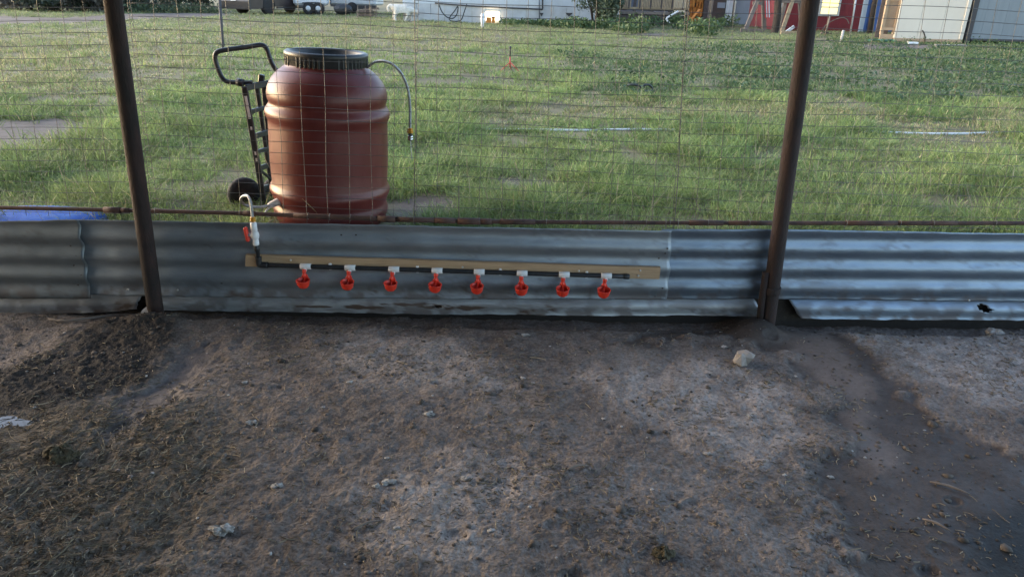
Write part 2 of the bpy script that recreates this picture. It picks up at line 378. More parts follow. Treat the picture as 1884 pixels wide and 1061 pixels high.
pf = (np.maximum(pale * 0.95, 0.35 * sstep(0.5, 0.68, fbm(x_, y_, 2.2, 4, 46))) * (0.45 + 0.55 * sstep(0.36, 0.55, fbm(x_, y_, 18, 4, 45))))[:, None]
c = c + (C_PALE * (0.75 + 0.5 * n2) - c) * pf
c = c + (C_HAY * (0.6 + 0.9 * n2) - c) * (hay[:, None] * 0.75)
c = c + (np.array([0.105, 0.09, 0.088]) - c) * (track[:, None] * 0.8)
c = c + (C_MUD * (0.8 + 0.5 * n1) - c) * (wet[:, None] * (0.80 + 0.2 * n2))
c = c + (C_DUNG * (0.5 + 1.1 * n2) - c) * dung[:, None]
sk = streak(x_, y_)[:, None]; c = c + (np.array([0.185, 0.140, 0.115]) * (0.75 + .45 * n1) - c) * sk * .85
dk = sstep(0.08, -0.10, pdist(x_ + (n1[:, 0] - .5) * .2, y_ + (n2[:, 0] - .5) * .1, POLY_PUD2))[:, None]; c = c + (np.array([0.022, 0.024, 0.024]) - c) * dk * .9
fp_ = sstep(0.22, 0.08, np.hypot(x_ - 1.17, (y_ - 3.16)))[:, None]; c = c + (np.array([0.03, 0.024, 0.021]) - c) * fp_ * .9  # black shadowed hole round the right post, painted into the soil
c = c * (0.80 + 0.4 * n3)
nX, nY = len(gx), len(gy)
ii = (np.arange(nY - 1)[:, None] * nX + np.arange(nX - 1)[None, :]).ravel()
GF = np.stack([ii, ii + 1, ii + 1 + nX, ii + nX], 1)
def ground_material():
    m = mat('pen_soil', (1, 1, 1), 0.9, attr='tone', col2=(0.56, 0.53, 0.50), nscale=75, lo=0.42, hi=0.66, bump=0.9, bscale=110, spec=0.25)
    t = m.node_tree; N, L = t.nodes, t.links; b = N['Principled BSDF']
    a = N.new('ShaderNodeAttribute'); a.attribute_name = 'wetness'
    mr = N.new('ShaderNodeMapRange'); mr.inputs['To Min'].default_value = 0.95; mr.inputs['To Max'].default_value = 0.5
    L.new(a.outputs['Fac'], mr.inputs['Value']); L.new(mr.outputs[0], b.inputs['Roughness'])
    mxn = next(n for n in N if n.bl_idname == 'ShaderNodeMix'); old = mxn.inputs['Factor'].links[0].from_socket      # wet soil is smoother and less speckled
    m1 = N.new('ShaderNodeMath'); m1.operation = 'MULTIPLY_ADD'; m1.inputs[1].default_value = -0.75; m1.inputs[2].default_value = 0.95; L.new(a.outputs['Fac'], m1.inputs[0])
    m2 = N.new('ShaderNodeMath'); m2.operation = 'MULTIPLY'; L.new(old, m2.inputs[0]); L.new(m1.outputs[0], m2.inputs[1]); L.new(m2.outputs[0], mxn.inputs['Factor'])
    bpn = next(n for n in N if n.bl_idname == 'ShaderNodeBump'); L.new(m1.outputs[0], bpn.inputs['Strength'])
    return m
soil = npmesh('dirt_ground', np.stack([x_, y_, gz], 1), GF, ground_material(), c, True, 'structure')
wa = soil.data.attributes.new('wetness', 'FLOAT', 'POINT')
wa.data.foreach_set('value', np.clip(np.maximum(np.maximum(wet * (0.35 + 0.8 * fbm(x_, y_, 9, 3, 51)), streak(x_, y_)), np.maximum(0.75 * track, 0.25 * dung)), 0, 1).astype(np.float32))

def water_mat(name, col, rough):
    m = mat(name, col, rough, 0, bump=0.05, bscale=18, spec=0.5 if rough < .2 else .15); return m
M['water'] = water_mat('clear_puddle', (0.04, 0.035, 0.032), 0.04)
M['mudwater'] = water_mat('muddy_puddle', (0.25, 0.158, 0.108), 0.6)
def puddle(poly, z, m, label):
    cx = sum(p[0] for p in poly) / len(poly); cy = sum(p[1] for p in poly) / len(poly)
    pts = [(cx + (px - cx) * 1.18, cy + (py - cy) * 1.18, z) for px, py in poly]
    mb = MB(); mb.add(pts, [tuple(range(len(pts)))]); mb.f = [tuple(mb.f[0])]
    o = mb.build('puddle', m); o['kind'] = 'structure'; o['label'] = label
    if o.data.polygons[0].normal.z < 0: o.data.flip_normals()
    return o
puddle(POLY_PUD0, -0.0235, M['water'], 'bright puddle reflecting the sky at the edge of the dark dung patch')

# ================================================================== FIELD
POLY_BARE = [groundpoly(p, FZ) for p in (
    [(-150, 228), (20, 221), (100, 219), (196, 223), (165, 250), (80, 278), (0, 296), (-150, 310)],
    [(725, 372), (800, 355), (850, 372), (835, 402), (725, 405)],
    [(285, 372), (372, 366), (360, 386), (290, 390)],
    [(900, 330), (1010, 330), (1050, 350), (920, 352)],
    [(1120, 318), (1160, 316), (1160, 326), (1118, 326)],
    [(1260, 372), (1300, 372), (1290, 386), (1260, 384)],
    [(755, 283), (850, 286), (850, 293), (760, 292)],
    [(-60, 30), (120, 33), (260, 27), (420, 24), (420, 30), (250, 37), (120, 42), (-60, 48)],
    [(1150, 60), (1230, 62), (1240, 67), (1160, 66)],
    [(1590, 82), (1760, 84), (1720, 92), (1600, 90)])]
def bare(x, y, k=0.25):
    s = 0.5 + 0.10 * y
    j1 = (fbm(x / s, y / s, 3, 3, 71) - .5) * k * s; j2 = (fbm(x / s, y / s, 3, 3, 72) - .5) * k * s
    b = np.zeros_like(x)
    for p in POLY_BARE: b = np.maximum(b, sstep(0.06 * 1, -0.08, pdist(x + j1, y + j2, p)))
    return b
def field_z(x, y):
    return FZ + (fbm(x, y, 0.8, 3, 81) - 0.5) * 0.04 + (fbm(x, y, 0.15, 2, 82) - 0.5) * 0.10 * sstep(6, 15, y)
fy = np.concatenate([[3.252, 3.253], np.linspace(3.28, 9, 120), 9 * np.geomspace(1.02, 6, 70), np.array([70, 110, 200, 500, 1500.])])
fu = np.concatenate([np.linspace(-6, -1.0, 20), np.linspace(-0.98, 0.98, 220), np.linspace(1.0, 6, 20)])
FU, FY = np.meshgrid(fu, fy); fx_, fy_ = (FU * np.maximum(FY, 4) * 0.95).ravel(), FY.ravel()
fz_ = field_z(fx_, fy_); fz_[:len(fu)] = -0.3
bz = bare(fx_, fy_)[:, None]; g1 = fbm(fx_, fy_, 2, 5, 83)[:, None]; g2 = fbm(fx_, fy_, 14, 3, 84)[:, None]
fc = np.array([0.150, 0.130, 0.066]) * (0.4 + 1.1 * g1)
fc = fc + (np.array([0.115, 0.092, 0.078]) * (0.55 + 0.9 * g2) - fc) * bz
iF = (np.arange(len(fy) - 1)[:, None] * len(fu) + np.arange(len(fu) - 1)[None, :]).ravel()
FF = np.stack([iF, iF + 1, iF + 1 + len(fu), iF + len(fu)], 1)
fc[:len(fu) * 3] = (0.030, 0.024, 0.019)  # bank face painted dark as the shadow gap under the sheets
npmesh('field', np.stack([fx_, fy_, fz_], 1), FF, mat('field_soil', (0.1, 0.1, 0.05), 0.95, attr='tone', bump=0.6, bscale=30), fc, True, 'structure')

# zones of the sward (world positions of what grows where)
def zone(pts): return groundpoly(pts, FZ + 0.05)
Z_DRY = [zone(p) for p in ([(820, 175), (1100, 178), (1450, 190), (1450, 225), (1100, 218), (820, 212)], [(-300, 50), (330, 50), (420, 90), (300, 150), (-300, 190)],
                           [(1450, 195), (2000, 215), (2000, 250), (1450, 235)], [(380, 40), (950, 50), (900, 80), (700, 100), (420, 75)])]
Z_DARK = [zone(p) for p in ([(1020, 95), (1150, 88), (1500, 70), (1990, 80), (1990, 190), (1600, 180), (1400, 165), (1200, 130), (1020, 125)], [(1150, 150), (1300, 155), (1300, 175), (1150, 172)])]
def zmask(x, y, zs):
    s = 0.4 + 0.12 * y
    j1 = (fbm(x / s, y / s, 1.2, 4, 91) - .5) * 2.2 * s; j2 = (fbm(x / s, y / s, 1.2, 4, 92) - .5) * 2.2 * s
    b = np.zeros_like(x)
    for p in zs: b = np.maximum(b, sstep(0.25, -0.25, pdist(x + j1, y + j2, p) / s))
    return b
def make_grass(nb, y0, y1, near):
    yy = np.linspace(y0, y1, 4000); k = (0.9 * yy + 0.4) * yy ** (-1.5 if not near else -1.7)
    cdf = np.cumsum(k); cdf /= cdf[-1]
    per = 9; nt_ = nb // per
    ty = np.interp(rng.random(nt_), cdf, yy); tx = (rng.random(nt_) * 2 - 1) * (0.86 * ty + 0.4)
    keep = rng.random(nt_) > bare(tx, ty) * 0.985
    thin = fbm(tx, ty, 2.2, 4, 93); keep &= rng.random(nt_) < sstep(0.24, 0.50, thin) * 0.85 + 0.15
    bx_ = (tx + 0.91) / 0.36; keep &= ~((np.abs(bx_) < 1) & (ty < 3.95))
    tx, ty = tx[keep], ty[keep]
    if near:                                  # tufts leaning over the white pipe
        ex = rng.random(420) * 4.6 - 0.6; ex = ex[fbm(ex, ex * 0, 2.6, 3, 97) > 0.46]; ey = PIPE_Y(ex) - 0.05 - 0.05 * rng.random(len(ex)); tx = np.concatenate([tx, ex]); ty = np.concatenate([ty, ey])
    nt2 = len(tx)
    dry = zmask(tx, ty, Z_DRY); dark = zmask(tx, ty, Z_DARK)
    hh = (0.055 + 0.080 * sstep(0.35, 0.75, fbm(tx, ty, 1.3, 3, 94))) * (0.75 + 0.5 * rng.random(nt2)) * (1 - 0.35 * dry * (ty < 11)) 
    # repeat per tuft
    X = np.repeat(tx, per); Y = np.repeat(ty, per); H = np.repeat(hh, per); D = np.repeat(dry, per); K = np.repeat(dark, per); n = len(X)
    rad = (0.012 + 0.03 * rng.random(n)) * (1 + Y / 9); ang = rng.random(n) * 2 * np.pi
    X = X + rad * np.cos(ang); Y = np.maximum(Y + rad * np.sin(ang), 3.275)
    H = H * (0.55 + 0.75 * rng.random(n)); A = ang + rng.normal(0, 0.7, n)
    lean = np.abs(rng.normal(0.75, 0.5, n)) + 0.15; lean = np.minimum(lean, 1.7)
    W = (0.0046 if near else 0.0044) * (Y / 4) ** 0.78 * (0.7 + 0.6 * rng.random(n))
    Z = field_z(X, Y) - 0.005
    dx, dy = np.cos(A), np.sin(A); face = rng.random(n) * np.pi; sx, sy = np.cos(face), np.sin(face)
    lv = [(0.0, 1.0), (0.55, 0.8), (0.85, 0.45), (1.0, 0.0)]
    V = np.zeros((n, 7, 3)); 
    for i, (t, wf) in enumerate(lv):
        off = H * lean * (t ** 1.8); zz = Z + H * (t - 0.24 * lean * t * t)
        if i < 3:
            for sgn, q in ((-1, 2 * i), (1, 2 * i + 1)):
                V[:, q, 0] = X + dx * off + sgn * sx * W * wf / 2; V[:, q, 1] = Y + dy * off + sgn * sy * W * wf / 2; V[:, q, 2] = zz
        else:
            V[:, 6, 0] = X + dx * off; V[:, 6, 1] = Y + dy * off; V[:, 6, 2] = zz
    V[:, :, 1] = np.maximum(V[:, :, 1], 3.262)
    base = (np.arange(n) * 7)[:, None]
    T = np.concatenate([base + np.array([a]) for a in (([0, 1, 3], [0, 3, 2], [2, 3, 5], [2, 5, 4], [4, 5, 6]) if near else ([0, 1, 3], [0, 3, 2], [2, 3, 6]))], 0)
    col = np.empty((n, 3)); gA = np.array([0.155, 0.232, 0.080]); gB = np.array([0.290, 0.345, 0.118]); gC = np.array([0.36, 0.315, 0.175]); gD = np.array([0.055, 0.105, 0.045])
    r = 0.45 * rng.random((n, 1)) + 0.55 * np.repeat(rng.random(nt2), per)[:, None]; pn = 0.55 * fbm(X, Y, 0.7, 3, 95)[:, None] + 0.45 * fbm(X, Y, 3.2, 3, 96)[:, None]
    col = gA + (gB - gA) * np.clip(0.36 + 1.9 * (pn - 0.47) + 0.8 * (r - 0.5), 0, 1)
    col = col + (gD - col) * (K[:, None] * 0.75)
    drp = np.clip(0.07 + 0.45 * D, 0, 1)[:, None]
    col = np.where(rng.random((n, 1)) < drp, gC * (0.75 + 0.5 * rng.random((n, 1))), col)
    col = col * np.repeat(0.65 + 0.65 * rng.random(nt2), per)[:, None] * (0.86 + 0.28 * sstep(.35, .6, fbm(X, Y, 5, 3, 98)))[:, None]
    far = sstep(9, 30, Y)[:, None]; col = col + (np.array([0.30, 0.315, 0.18]) * (0.8 + 0.8 * (pn - .4)) - col) * (0.55 * far * (1 - K[:, None]))  # distant blades paled, haze put into their colour
    tone = np.repeat(col[:, None, :], 7, 1)
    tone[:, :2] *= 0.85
    return V.reshape(-1, 3), T, tone.reshape(-1, 3)
PIPE_P = [atZ(x, y, FZ) for x, y in ((895, 240), (1320, 241), (1600, 243), (1750, 248), (2000, 243))]
def PIPE_Y(x): return np.interp(x, [p.x for p in PIPE_P], [p.y for p in PIPE_P])
ga = make_grass(270000, 3.29, 9.5, True); gb = make_grass(300000, 9.3, 46, False)
V = np.concatenate([ga[0], gb[0]]); T = np.concatenate([ga[1], gb[1] + len(ga[0])]); tone = np.concatenate([ga[2], gb[2]])
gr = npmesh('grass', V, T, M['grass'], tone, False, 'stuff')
tag(gr, 'long green and yellowish grass covering the field beyond the fence', 'grass', kind='stuff')

# pale seed stalks
def stalks(n):
    ys = 3.3 + (rng.random(n) ** 1.7) * 22; xs = (rng.random(n) * 2 - 1) * 0.8 * ys
    k = bare(xs, ys) < 0.4; xs, ys = xs[k], ys[k]; n = len(xs); zs = field_z(xs, ys)
    H = 0.12 + 0.20 * rng.random(n); A = rng.random(n) * 6.28; L = rng.normal(0.25, 0.2, n); W = 0.0028 * (ys / 4) ** 0.75
    V = np.zeros((n, 8, 3)); dx, dy = np.cos(A), np.sin(A)
    for i, (t, wf) in enumerate(((0, .8), (.6, .7), (.72, 2.2), (1, .5))):
        for sgn, q in ((-1, 2 * i), (1, 2 * i + 1)):
            V[:, q, 0] = xs + dx * H * L * t * t + sgn * W * wf / 2; V[:, q, 1] = np.maximum(ys + dy * H * L * t * t, 3.27); V[:, q, 2] = zs + H * t
    b = (np.arange(n) * 8)[:, None]
    Fq = np.concatenate([b + np.array([a]) for a in ([0, 1, 3, 2], [2, 3, 5, 4], [4, 5, 7, 6])], 0)
    col = np.array([0.30, 0.27, 0.17]) * (0.7 + 0.6 * rng.random((n, 1)))
    o = npmesh('seed_stalks', V.reshape(-1, 3), Fq, M['grass'], np.repeat(col, 8, 0), False, 'stuff')
    tag(o, 'thin pale seed stalks rising out of the grass', 'grass stalks', kind='stuff')
stalks(380)

def leaf_cloud(centers, radii, n, size, cols, flatten=0.8, seed=0):
    """leaf-sized quads spread through ellipsoid volumes: (V, F, tone)"""
    g = np.random.default_rng(seed); centers = np.asarray(centers, float); radii = np.asarray(radii, float)
    k = g.integers(0, len(centers), n); d = g.normal(size=(n, 3)); d /= np.linalg.norm(d, axis=1)[:, None]
    rr = g.random(n)[:, None] ** 0.45
    P = centers[k] + d * radii[k] * rr
    a = g.normal(size=(n, 3)); a /= np.linalg.norm(a, axis=1)[:, None]
    b = np.cross(a, g.normal(size=(n, 3))); b /= np.linalg.norm(b, axis=1)[:, None]
    s = size * (0.6 + 0.8 * g.random(n))[:, None]
    V = np.stack([P - a * s, P + b * s * 0.45, P + a * s, P - b * s * 0.45], 1)
    cA, cB = np.array(cols[0]), np.array(cols[1]); q = np.clip(0.5 * _rnd(k, seed) + 0.5 * g.random(n), 0, 1)[:, None]
    col = cA + (cB - cA) * q
    return V.reshape(-1, 3), np.arange(n * 4).reshape(-1, 4), np.repeat(col, 4, 0)
def _rnd(k, s): return _hash(k.astype(np.int64), k.astype(np.int64) * 7 + 3, s)

# dark broad-leaved weeds on the far right of the field
def weeds():
    n = 1300; ys = 8 + rng.random(n) * 17; xs = (rng.random(n) * 2 - 0.7) * 0.6 * ys
    k = rng.random(n) < zmask(xs, ys, Z_DARK) * sstep(.42, .6, fbm(xs, ys, .5, 3, 131)); xs, ys = xs[k], ys[k]
    cs = np.stack([xs, ys, field_z(xs, ys) + 0.07], 1); rs = np.stack([0.12 + 0.15 * rng.random(len(xs))] * 3, 1) * np.array([1.4, 1.4, 0.75])
    V, Fq, t = leaf_cloud(cs, rs, 26 * len(cs), 0.032, ((0.036, 0.072, 0.036), (0.085, 0.135, 0.055)), seed=5)
    o = npmesh('weeds', V, Fq, M['leaf'], t, False, 'stuff'); tag(o, 'dark green leafy weeds spreading over the right of the field', 'weeds', kind='stuff')
    # rank growth before the deck and along the house
    cs = []; rs = []
    for px, py, h in [(x, 52 + 8 * math.sin(x * 0.05) + (x - 1150) * 0.03, 0.5) for x in range(1130, 1345, 7)] + [(x, 46, 0.22) for x in range(930, 1100, 9)] + [(x, 50, 0.35) for x in range(1010, 1130, 8)]:
        p = atZ(px + random.uniform(-6, 6), py + random.uniform(-3, 3), FZ); hh = h * random.uniform(0.5, 1.2)
        cs.append((p.x, p.y, FZ + hh * 0.5)); rs.append((0.45, 0.45, hh * 0.6))
    V, Fq, t = leaf_cloud(cs, rs, 90 * len(cs), 0.075, ((0.040, 0.075, 0.032), (0.110, 0.160, 0.060)), seed=6)
    o = npmesh('undergrowth', V, Fq, M['leaf'], t, False, 'stuff'); tag(o, 'thick green weed bank below the house wall and deck', 'undergrowth', kind='stuff')
weeds()

# ================================================================== CORRUGATED SHEETS
def sheet_mat(name, col, col2, rough, metal):
    m = mat(name, col, rough, metal, col2, 5, 0.10, 45, (0.8, 1, 3.0), rvar=0.22)
    t = m.node_tree; N, L = t.nodes, t.links; b = N['Principled BSDF']
    old = b.inputs['Base Color'].links[0].from_socket
    # white scuffs, long sideways
    tc = N.new('ShaderNodeTexCoord'); mp = N.new('ShaderNodeMapping'); mp.inputs['Scale'].default_value = (3.5, 1, 40); L.new(tc.outputs['Object'], mp.inputs['Vector'])
    nz = N.new('ShaderNodeTexNoise'); nz.inputs['Scale'].default_value = 2.2; nz.inputs['Detail'].default_value = 7; nz.inputs['Roughness'].default_value = 0.7; L.new(mp.outputs[0], nz.inputs['Vector'])
    mr = N.new('ShaderNodeMapRange'); mr.inputs['From Min'].default_value = 0.62; mr.inputs['From Max'].default_value = 0.72; mr.inputs['To Max'].default_value = 0.55; L.new(nz.outputs['Fac'], mr.inputs['Value'])
    mx = N.new('ShaderNodeMix'); mx.data_type = 'RGBA'; L.new(mr.outputs[0], mx.inputs['Factor']); L.new(old, mx.inputs['A']); mx.inputs['B'].default_value = (0.42, 0.45, 0.48, 1)
    # rust and soil where the attribute says so
    a = N.new('ShaderNodeAttribute'); a.attribute_name = 'rust'
    m2 = N.new('ShaderNodeMix'); m2.data_type = 'RGBA'; L.new(a.outputs['Fac'], m2.inputs['Factor']); L.new(mx.outputs['Result'], m2.inputs['A']); m2.inputs['B'].default_value = (0.075, 0.050, 0.038, 1)
    L.new(m2.outputs['Result'], b.inputs['Base Color'])
    mm = N.new('ShaderNodeMath'); mm.operation = 'MULTIPLY_ADD'; mm.inputs[1].default_value = -metal; mm.inputs[2].default_value = metal; L.new(a.outputs['Fac'], mm.inputs[0]); L.new(mm.outputs[0], b.inputs['Metallic'])
    return m
M['sheetA'] = sheet_mat('dull_zinc', (0.170, 0.196, 0.218), (0.23, 0.258, 0.28), 0.55, 0.75)
M['sheetB'] = sheet_mat('grey_zinc', (0.255, 0.292, 0.332), (0.34, 0.38, 0.42), 0.52, 0.8)
M['sheetC'] = sheet_mat('bright_zinc', (0.190, 0.240, 0.305), (0.26, 0.318, 0.39), 0.50, 0.85)
M['stripA'] = sheet_mat('dirty_zinc', (0.25, 0.255, 0.26), (0.34, 0.345, 0.35), 0.6, 0.5)
M['stripB'] = sheet_mat('worn_zinc', (0.30, 0.32, 0.34), (0.42, 0.44, 0.46), 0.5, 0.65)
def sheet(name, Y, top, bot, lt, lb, rt, rb, m, label, amp=0.0068, crest_px=None, flare=0.0, rust_fn=None, hole_fn=None, seed=0, phase_top=None, raw=0.002):
    """top, bot: edge outlines; the wave's crests sit at the heights crest_px gives"""
    zt = [(atY(px, py, Y).x, atY(px, py, Y).z) for px, py in top]; zb = [(atY(px, py, Y).x, atY(px, py, Y).z) for px, py in bot]
    xl0, xl1 = atY(*lt, Y).x, atY(*lb, Y).x; xr0, xr1 = atY(*rt, Y).x, atY(*rb, Y).x
    nx = max(8, int((xr0 - xl0) / 0.016)); nz = 44 if amp > 0.005 else 20
    s = np.linspace(0, 1, nx)[None, :]; t = np.linspace(0, 1, nz)[:, None]
    x = (xl0 + (xl1 - xl0) * t) * (1 - s) + (xr0 + (xr1 - xr0) * t) * s
    ragl = (fbm(t * 9 + seed, t * 0 + seed, 1, 3, seed) - .5) * 0.012; x = x + ragl * (np.abs(s - .5) > 0.499)
    ztop = np.interp(x, *zip(*zt)); zbot = np.interp(x, *zip(*zb))
    ztop = ztop + (fbm(x, x * 0 + seed, 14, 3, seed) - .5) * raw * 3; zbot = zbot + (fbm(x, x * 0 + seed + 5, 20, 3, seed) - .5) * raw * 4
    z = ztop * (1 - t) + zbot * t
    yv = np.zeros_like(z)
    if crest_px:
        ca, cb = crest_px; za = [atY(ca[0], p, Y).z for p in ca[1:]]; zb2 = [atY(cb[0], p, Y).z for p in cb[1:]]
        ka = (x - atY(ca[0], 480, Y).x) / (atY(cb[0], 480, Y).x - atY(ca[0], 480, Y).x)
        mid = za[1] + (zb2[1] - za[1]) * ka; pitch = ((za[0] - za[2]) * (1 - ka) + (zb2[0] - zb2[2]) * ka) / 2
        ph = (z - mid) / pitch * 2 * np.pi
        yv = -amp * np.cos(ph)
    dent = (fbm(x, z, 2.2, 3, seed + 3) - .5) * 0.014 + (fbm(x, z, 9, 2, seed + 4) - .5) * 0.005
    y = Y + yv + dent - flare * t ** 1.3
    nzr, nxr = z.shape; idx = (np.arange(nzr - 1)[:, None] * nxr + np.arange(nxr - 1)[None, :]).ravel()
    Fq = np.stack([idx, idx + nxr, idx + nxr + 1, idx + 1], 1)
    if hole_fn is not None:
        cxm = x.ravel()[Fq].mean(1); czm = z.ravel()[Fq].mean(1); Fq = Fq[~hole_fn(cxm, czm)]
    ox, oz = float(x.mean()), float(z.min())
    o = npmesh(name, np.stack([(x - ox).ravel(), (y - Y).ravel(), (z - oz).ravel()], 1), Fq, m, None, True)
    o.location = (ox, Y, oz)
    dirt = 0.75 * sstep(0.13, 0.0, z - zbot) * sstep(0.42, 0.60, fbm(x, z, 16, 5, seed + 8)) + 0.32 * sstep(0.60, 0.72, fbm(x * 0.6, z, 9, 4, seed + 9)) * sstep(.45, .6, fbm(x, z * 2, 45, 3, seed + 19))
    if rust_fn is not None: dirt = np.maximum(dirt, rust_fn(x, z))
    a = o.data.attributes.new('rust', 'FLOAT', 'POINT'); a.data.foreach_set('value', np.clip(dirt, 0, 1).astype(np.float32).ravel())
    so = o.modifiers.new('thick', 'SOLIDIFY'); so.thickness = 0.0012; so.offset = 1
    tag(o, label, 'metal sheet', 'corrugated sheets along the foot of the fence')
    return o
YS = 3.185
sheet('corrugated_sheet', YS - 0.009, [(-140, 408), (0, 407), (104, 404), (150, 403.5)], [(-140, 552), (0, 549), (168, 548)], (-140, 408), (-140, 552), (146, 404), (168, 548), M['sheetA'],
      'dull dark corrugated sheet left of the left fence post', crest_px=((20, 435, 470, 507), (200, 437, 473, 510)), seed=1)
long_sheet = sheet('corrugated_sheet', YS, [(100, 404), (300, 406), (600, 411.5), (1000, 419), (1236, 424)], [(100, 541), (300, 544), (820, 550), (1236, 552)], (100, 404), (120, 541), (1236, 424), (1228, 552), M['sheetB'],
      'long grey corrugated sheet behind the board with the red drinker cups', crest_px=((200, 437, 473, 510), (1200, 459, 494, 530)), seed=2)
def bare_wear(x, z): return 0.28 * sstep(0.60, 0.70, fbm(x, z * 2, 6, 4, 35)) * sstep(.45, .6, fbm(x, z * 2, 50, 3, 36)) 
sheet('corrugated_sheet', YS + 0.009, [(1216, 420), (1420, 421), (1884, 429), (2050, 432)], [(1216, 550), (1420, 551), (1884, 556), (2050, 558)], (1216, 420), (1216, 550), (2050, 432), (2050, 558), M['sheetC'],
      'bright bluish corrugated sheet behind the right fence post', crest_px=((1240, 459, 494, 530), (1800, 463, 498, 534)), seed=3, rust_fn=bare_wear)
YL = 3.222
def rustL2(x, z):
    r = np.zeros_like(x)
    for px, py, rx, rz in ((665, 561, .10, .014), (800, 560, .07, .018), (740, 556, .10, .008), (860, 562, .14, .012), (1015, 566, .02, .01), (585, 560, .10, .006)):
        p = atY(px, py, YL); d = np.hypot((x - p.x) / rx, (z - p.z) / rz) + (fbm(x, z * 3, 22, 4, 37) - .5) * 2.2
        r = np.maximum(r, sstep(1.0, 0.7, d))
    return np.maximum(r, 0.5 * sstep(0.55, 0.7, fbm(x * .6, z * 4, 8, 4, 38)))
def holeL2(x, z):
    p = atY(806, 560, YL); return np.hypot((x - p.x) / .035, (z - p.z) / .009) + (fbm(x, z, 40, 2, 3) - .5) < 0.8
def holeL3(x, z):
    p = atY(1806, 564, YL); q = (x - p.x) + (z - p.z) * 0.9
    return np.hypot(q / .026, (z - p.z) / .020) < 1.0
sheet('corrugated_sheet', YL, [(-140, 536), (280, 530)], [(-140, 577), (0, 575.5), (120, 572), (215, 569), (262, 563)], (-140, 536), (-140, 577), (268, 530), (256, 563), M['stripA'],
      'buried dirty sheet edge below the dark left panel', amp=0.008, crest_px=((0, 520, 556, 592), (250, 514, 550, 586)), flare=0.035, seed=4)
sheet('corrugated_sheet', YL, [(270, 530), (820, 536), (1240, 538), (1390, 540)], [(276, 562), (300, 566), (600, 571), (820, 574), (1230, 577), (1406, 578)], (272, 530), (278, 562), (1382, 540), (1405, 578), M['stripB'],
      'rust-eaten sheet edge running along below the drinker cups', amp=0.008, crest_px=((300, 516, 552, 588), (1300, 524, 560, 596)), flare=0.035, rust_fn=rustL2, hole_fn=holeL2, seed=5)
sheet('corrugated_sheet', YL, [(1420, 540), (1884, 544), (2050, 546)], [(1420, 582), (1884, 585.5), (2050, 588)], (1444, 540), (1470, 582), (2050, 546), (2050, 588), M['sheetC'],
      'bent bluish sheet edge with a small hole right of the right post', amp=0.008, crest_px=((1450, 524, 562, 600), (1884, 528, 566, 604)), flare=0.035, hole_fn=holeL3, seed=6)
# screws and nail holes of the sheets
for px, py in ((235, 533), (326, 534), (1784, 553)):
    p = atY(px, py, YS - 0.012); MB().lathe(p + Vector((0, .006, 0)), (0, -1, 0), [(0.005, 0), (0.005, .004), (0.003, .006)], 10).build('screw', M['screw'], long_sheet)
mbn = MB()
for px, py in ((130, 452), (140, 471), (136, 488), (150, 506), (144, 524), (1212, 475), (1224, 466), (1219, 530), (1205, 545), (628, 432), (655, 432), (947, 541), (1033, 543), (408, 521), (1228, 457)):
    p = atY(px, py, YS - 0.016); mbn.box(p, (0.008, 0.003, 0.006))
nh = mbn.build('nail_heads', M['darktrim'], long_sheet); nh['kind'] = 'stuff'

# ================================================================== POSTS, RAIL, WIRE
def post(top, bot, label, hgt=2.32, r=0.0365):
    p = atY(*top, 3.125); q = atY(*bot, 3.125); d = (p - q).normalized()
    a = q - d * (q.z + 0.10) / d.z; b = q + d * (hgt - q.z) / d.z
    g = q - d * (q.z - ground_z(np.array([q.x]), np.array([q.y]))[0]) / d.z
    t = thing('fence_post', g, label, 'fence post', 'rusty pipe posts of the fence')
    MB().tube([a + (b - a) * i / 14 for i in range(15)], r, 20).build('pipe', M['rust'], t)
    return t, d, q
tl, dl, ql = post((207.5, 0), (284, 555), 'rusty pipe post standing left of the red barrel and board')
tr_, dr, qr = post((1491.5, 0), (1416, 560), 'rusty pipe post standing right of the board, before the bright sheets')
MB().lathe(qr + dr * 0.06 - dr * 0.0, dr, [(0.0405, 0), (0.042, .004), (0.042, .03), (0.0405, .034)], 20).build('clamp_band', M['rust'], tr_)
MB().tube([qr + dr * 0.17 + Vector((-.042, -.01, 0)), qr + dr * 0.0 + Vector((-.045, -.014, 0)), qr - dr * 0.10 + Vector((-.042, -.014, 0))], 0.016, 10).build('side_stub', M['rust'], tr_)

YR = 3.232
rp = [(-140, 379), (0, 382), (190, 386), (430, 392), (560, 397), (700, 402.5), (850, 407), (1000, 408.5), (1250, 410), (1500, 410.5), (1884, 410.5), (2050, 411)]
t = thing('fence_rail', atY(0, 382, YR), 'rusty horizontal rod rail tied across the fence above the metal sheets', 'fence rail')
MB().tube(catmull([atY(x, y, YR) for x, y in rp], 10), 0.0098, 10).build('rod', M['rail'], t)
def ryz(px): return np.interp(px, [a for a, b in rp], [b for a, b in rp])
for x0, x1, r in ((192, 222, .0150), (222, 238, .0125), (448, 470, .0135), (540, 705, .0125), (695, 728, .0160), (728, 800, .0125), (800, 838, .0140), (842, 884, .0165), (884, 905, .0145), (920, 985, .0135), (1268, 1330, .0130), (1340, 1420, .0115), (1556, 1650, .0120), (1650, 1760, .0112)):
    n = max(2, int((x1 - x0) / 25) + 1)
    MB().tube([atY(x, ryz(x), YR) for x in np.linspace(x0, x1, n)], r, 12).build('coupling', M['rail'], t)
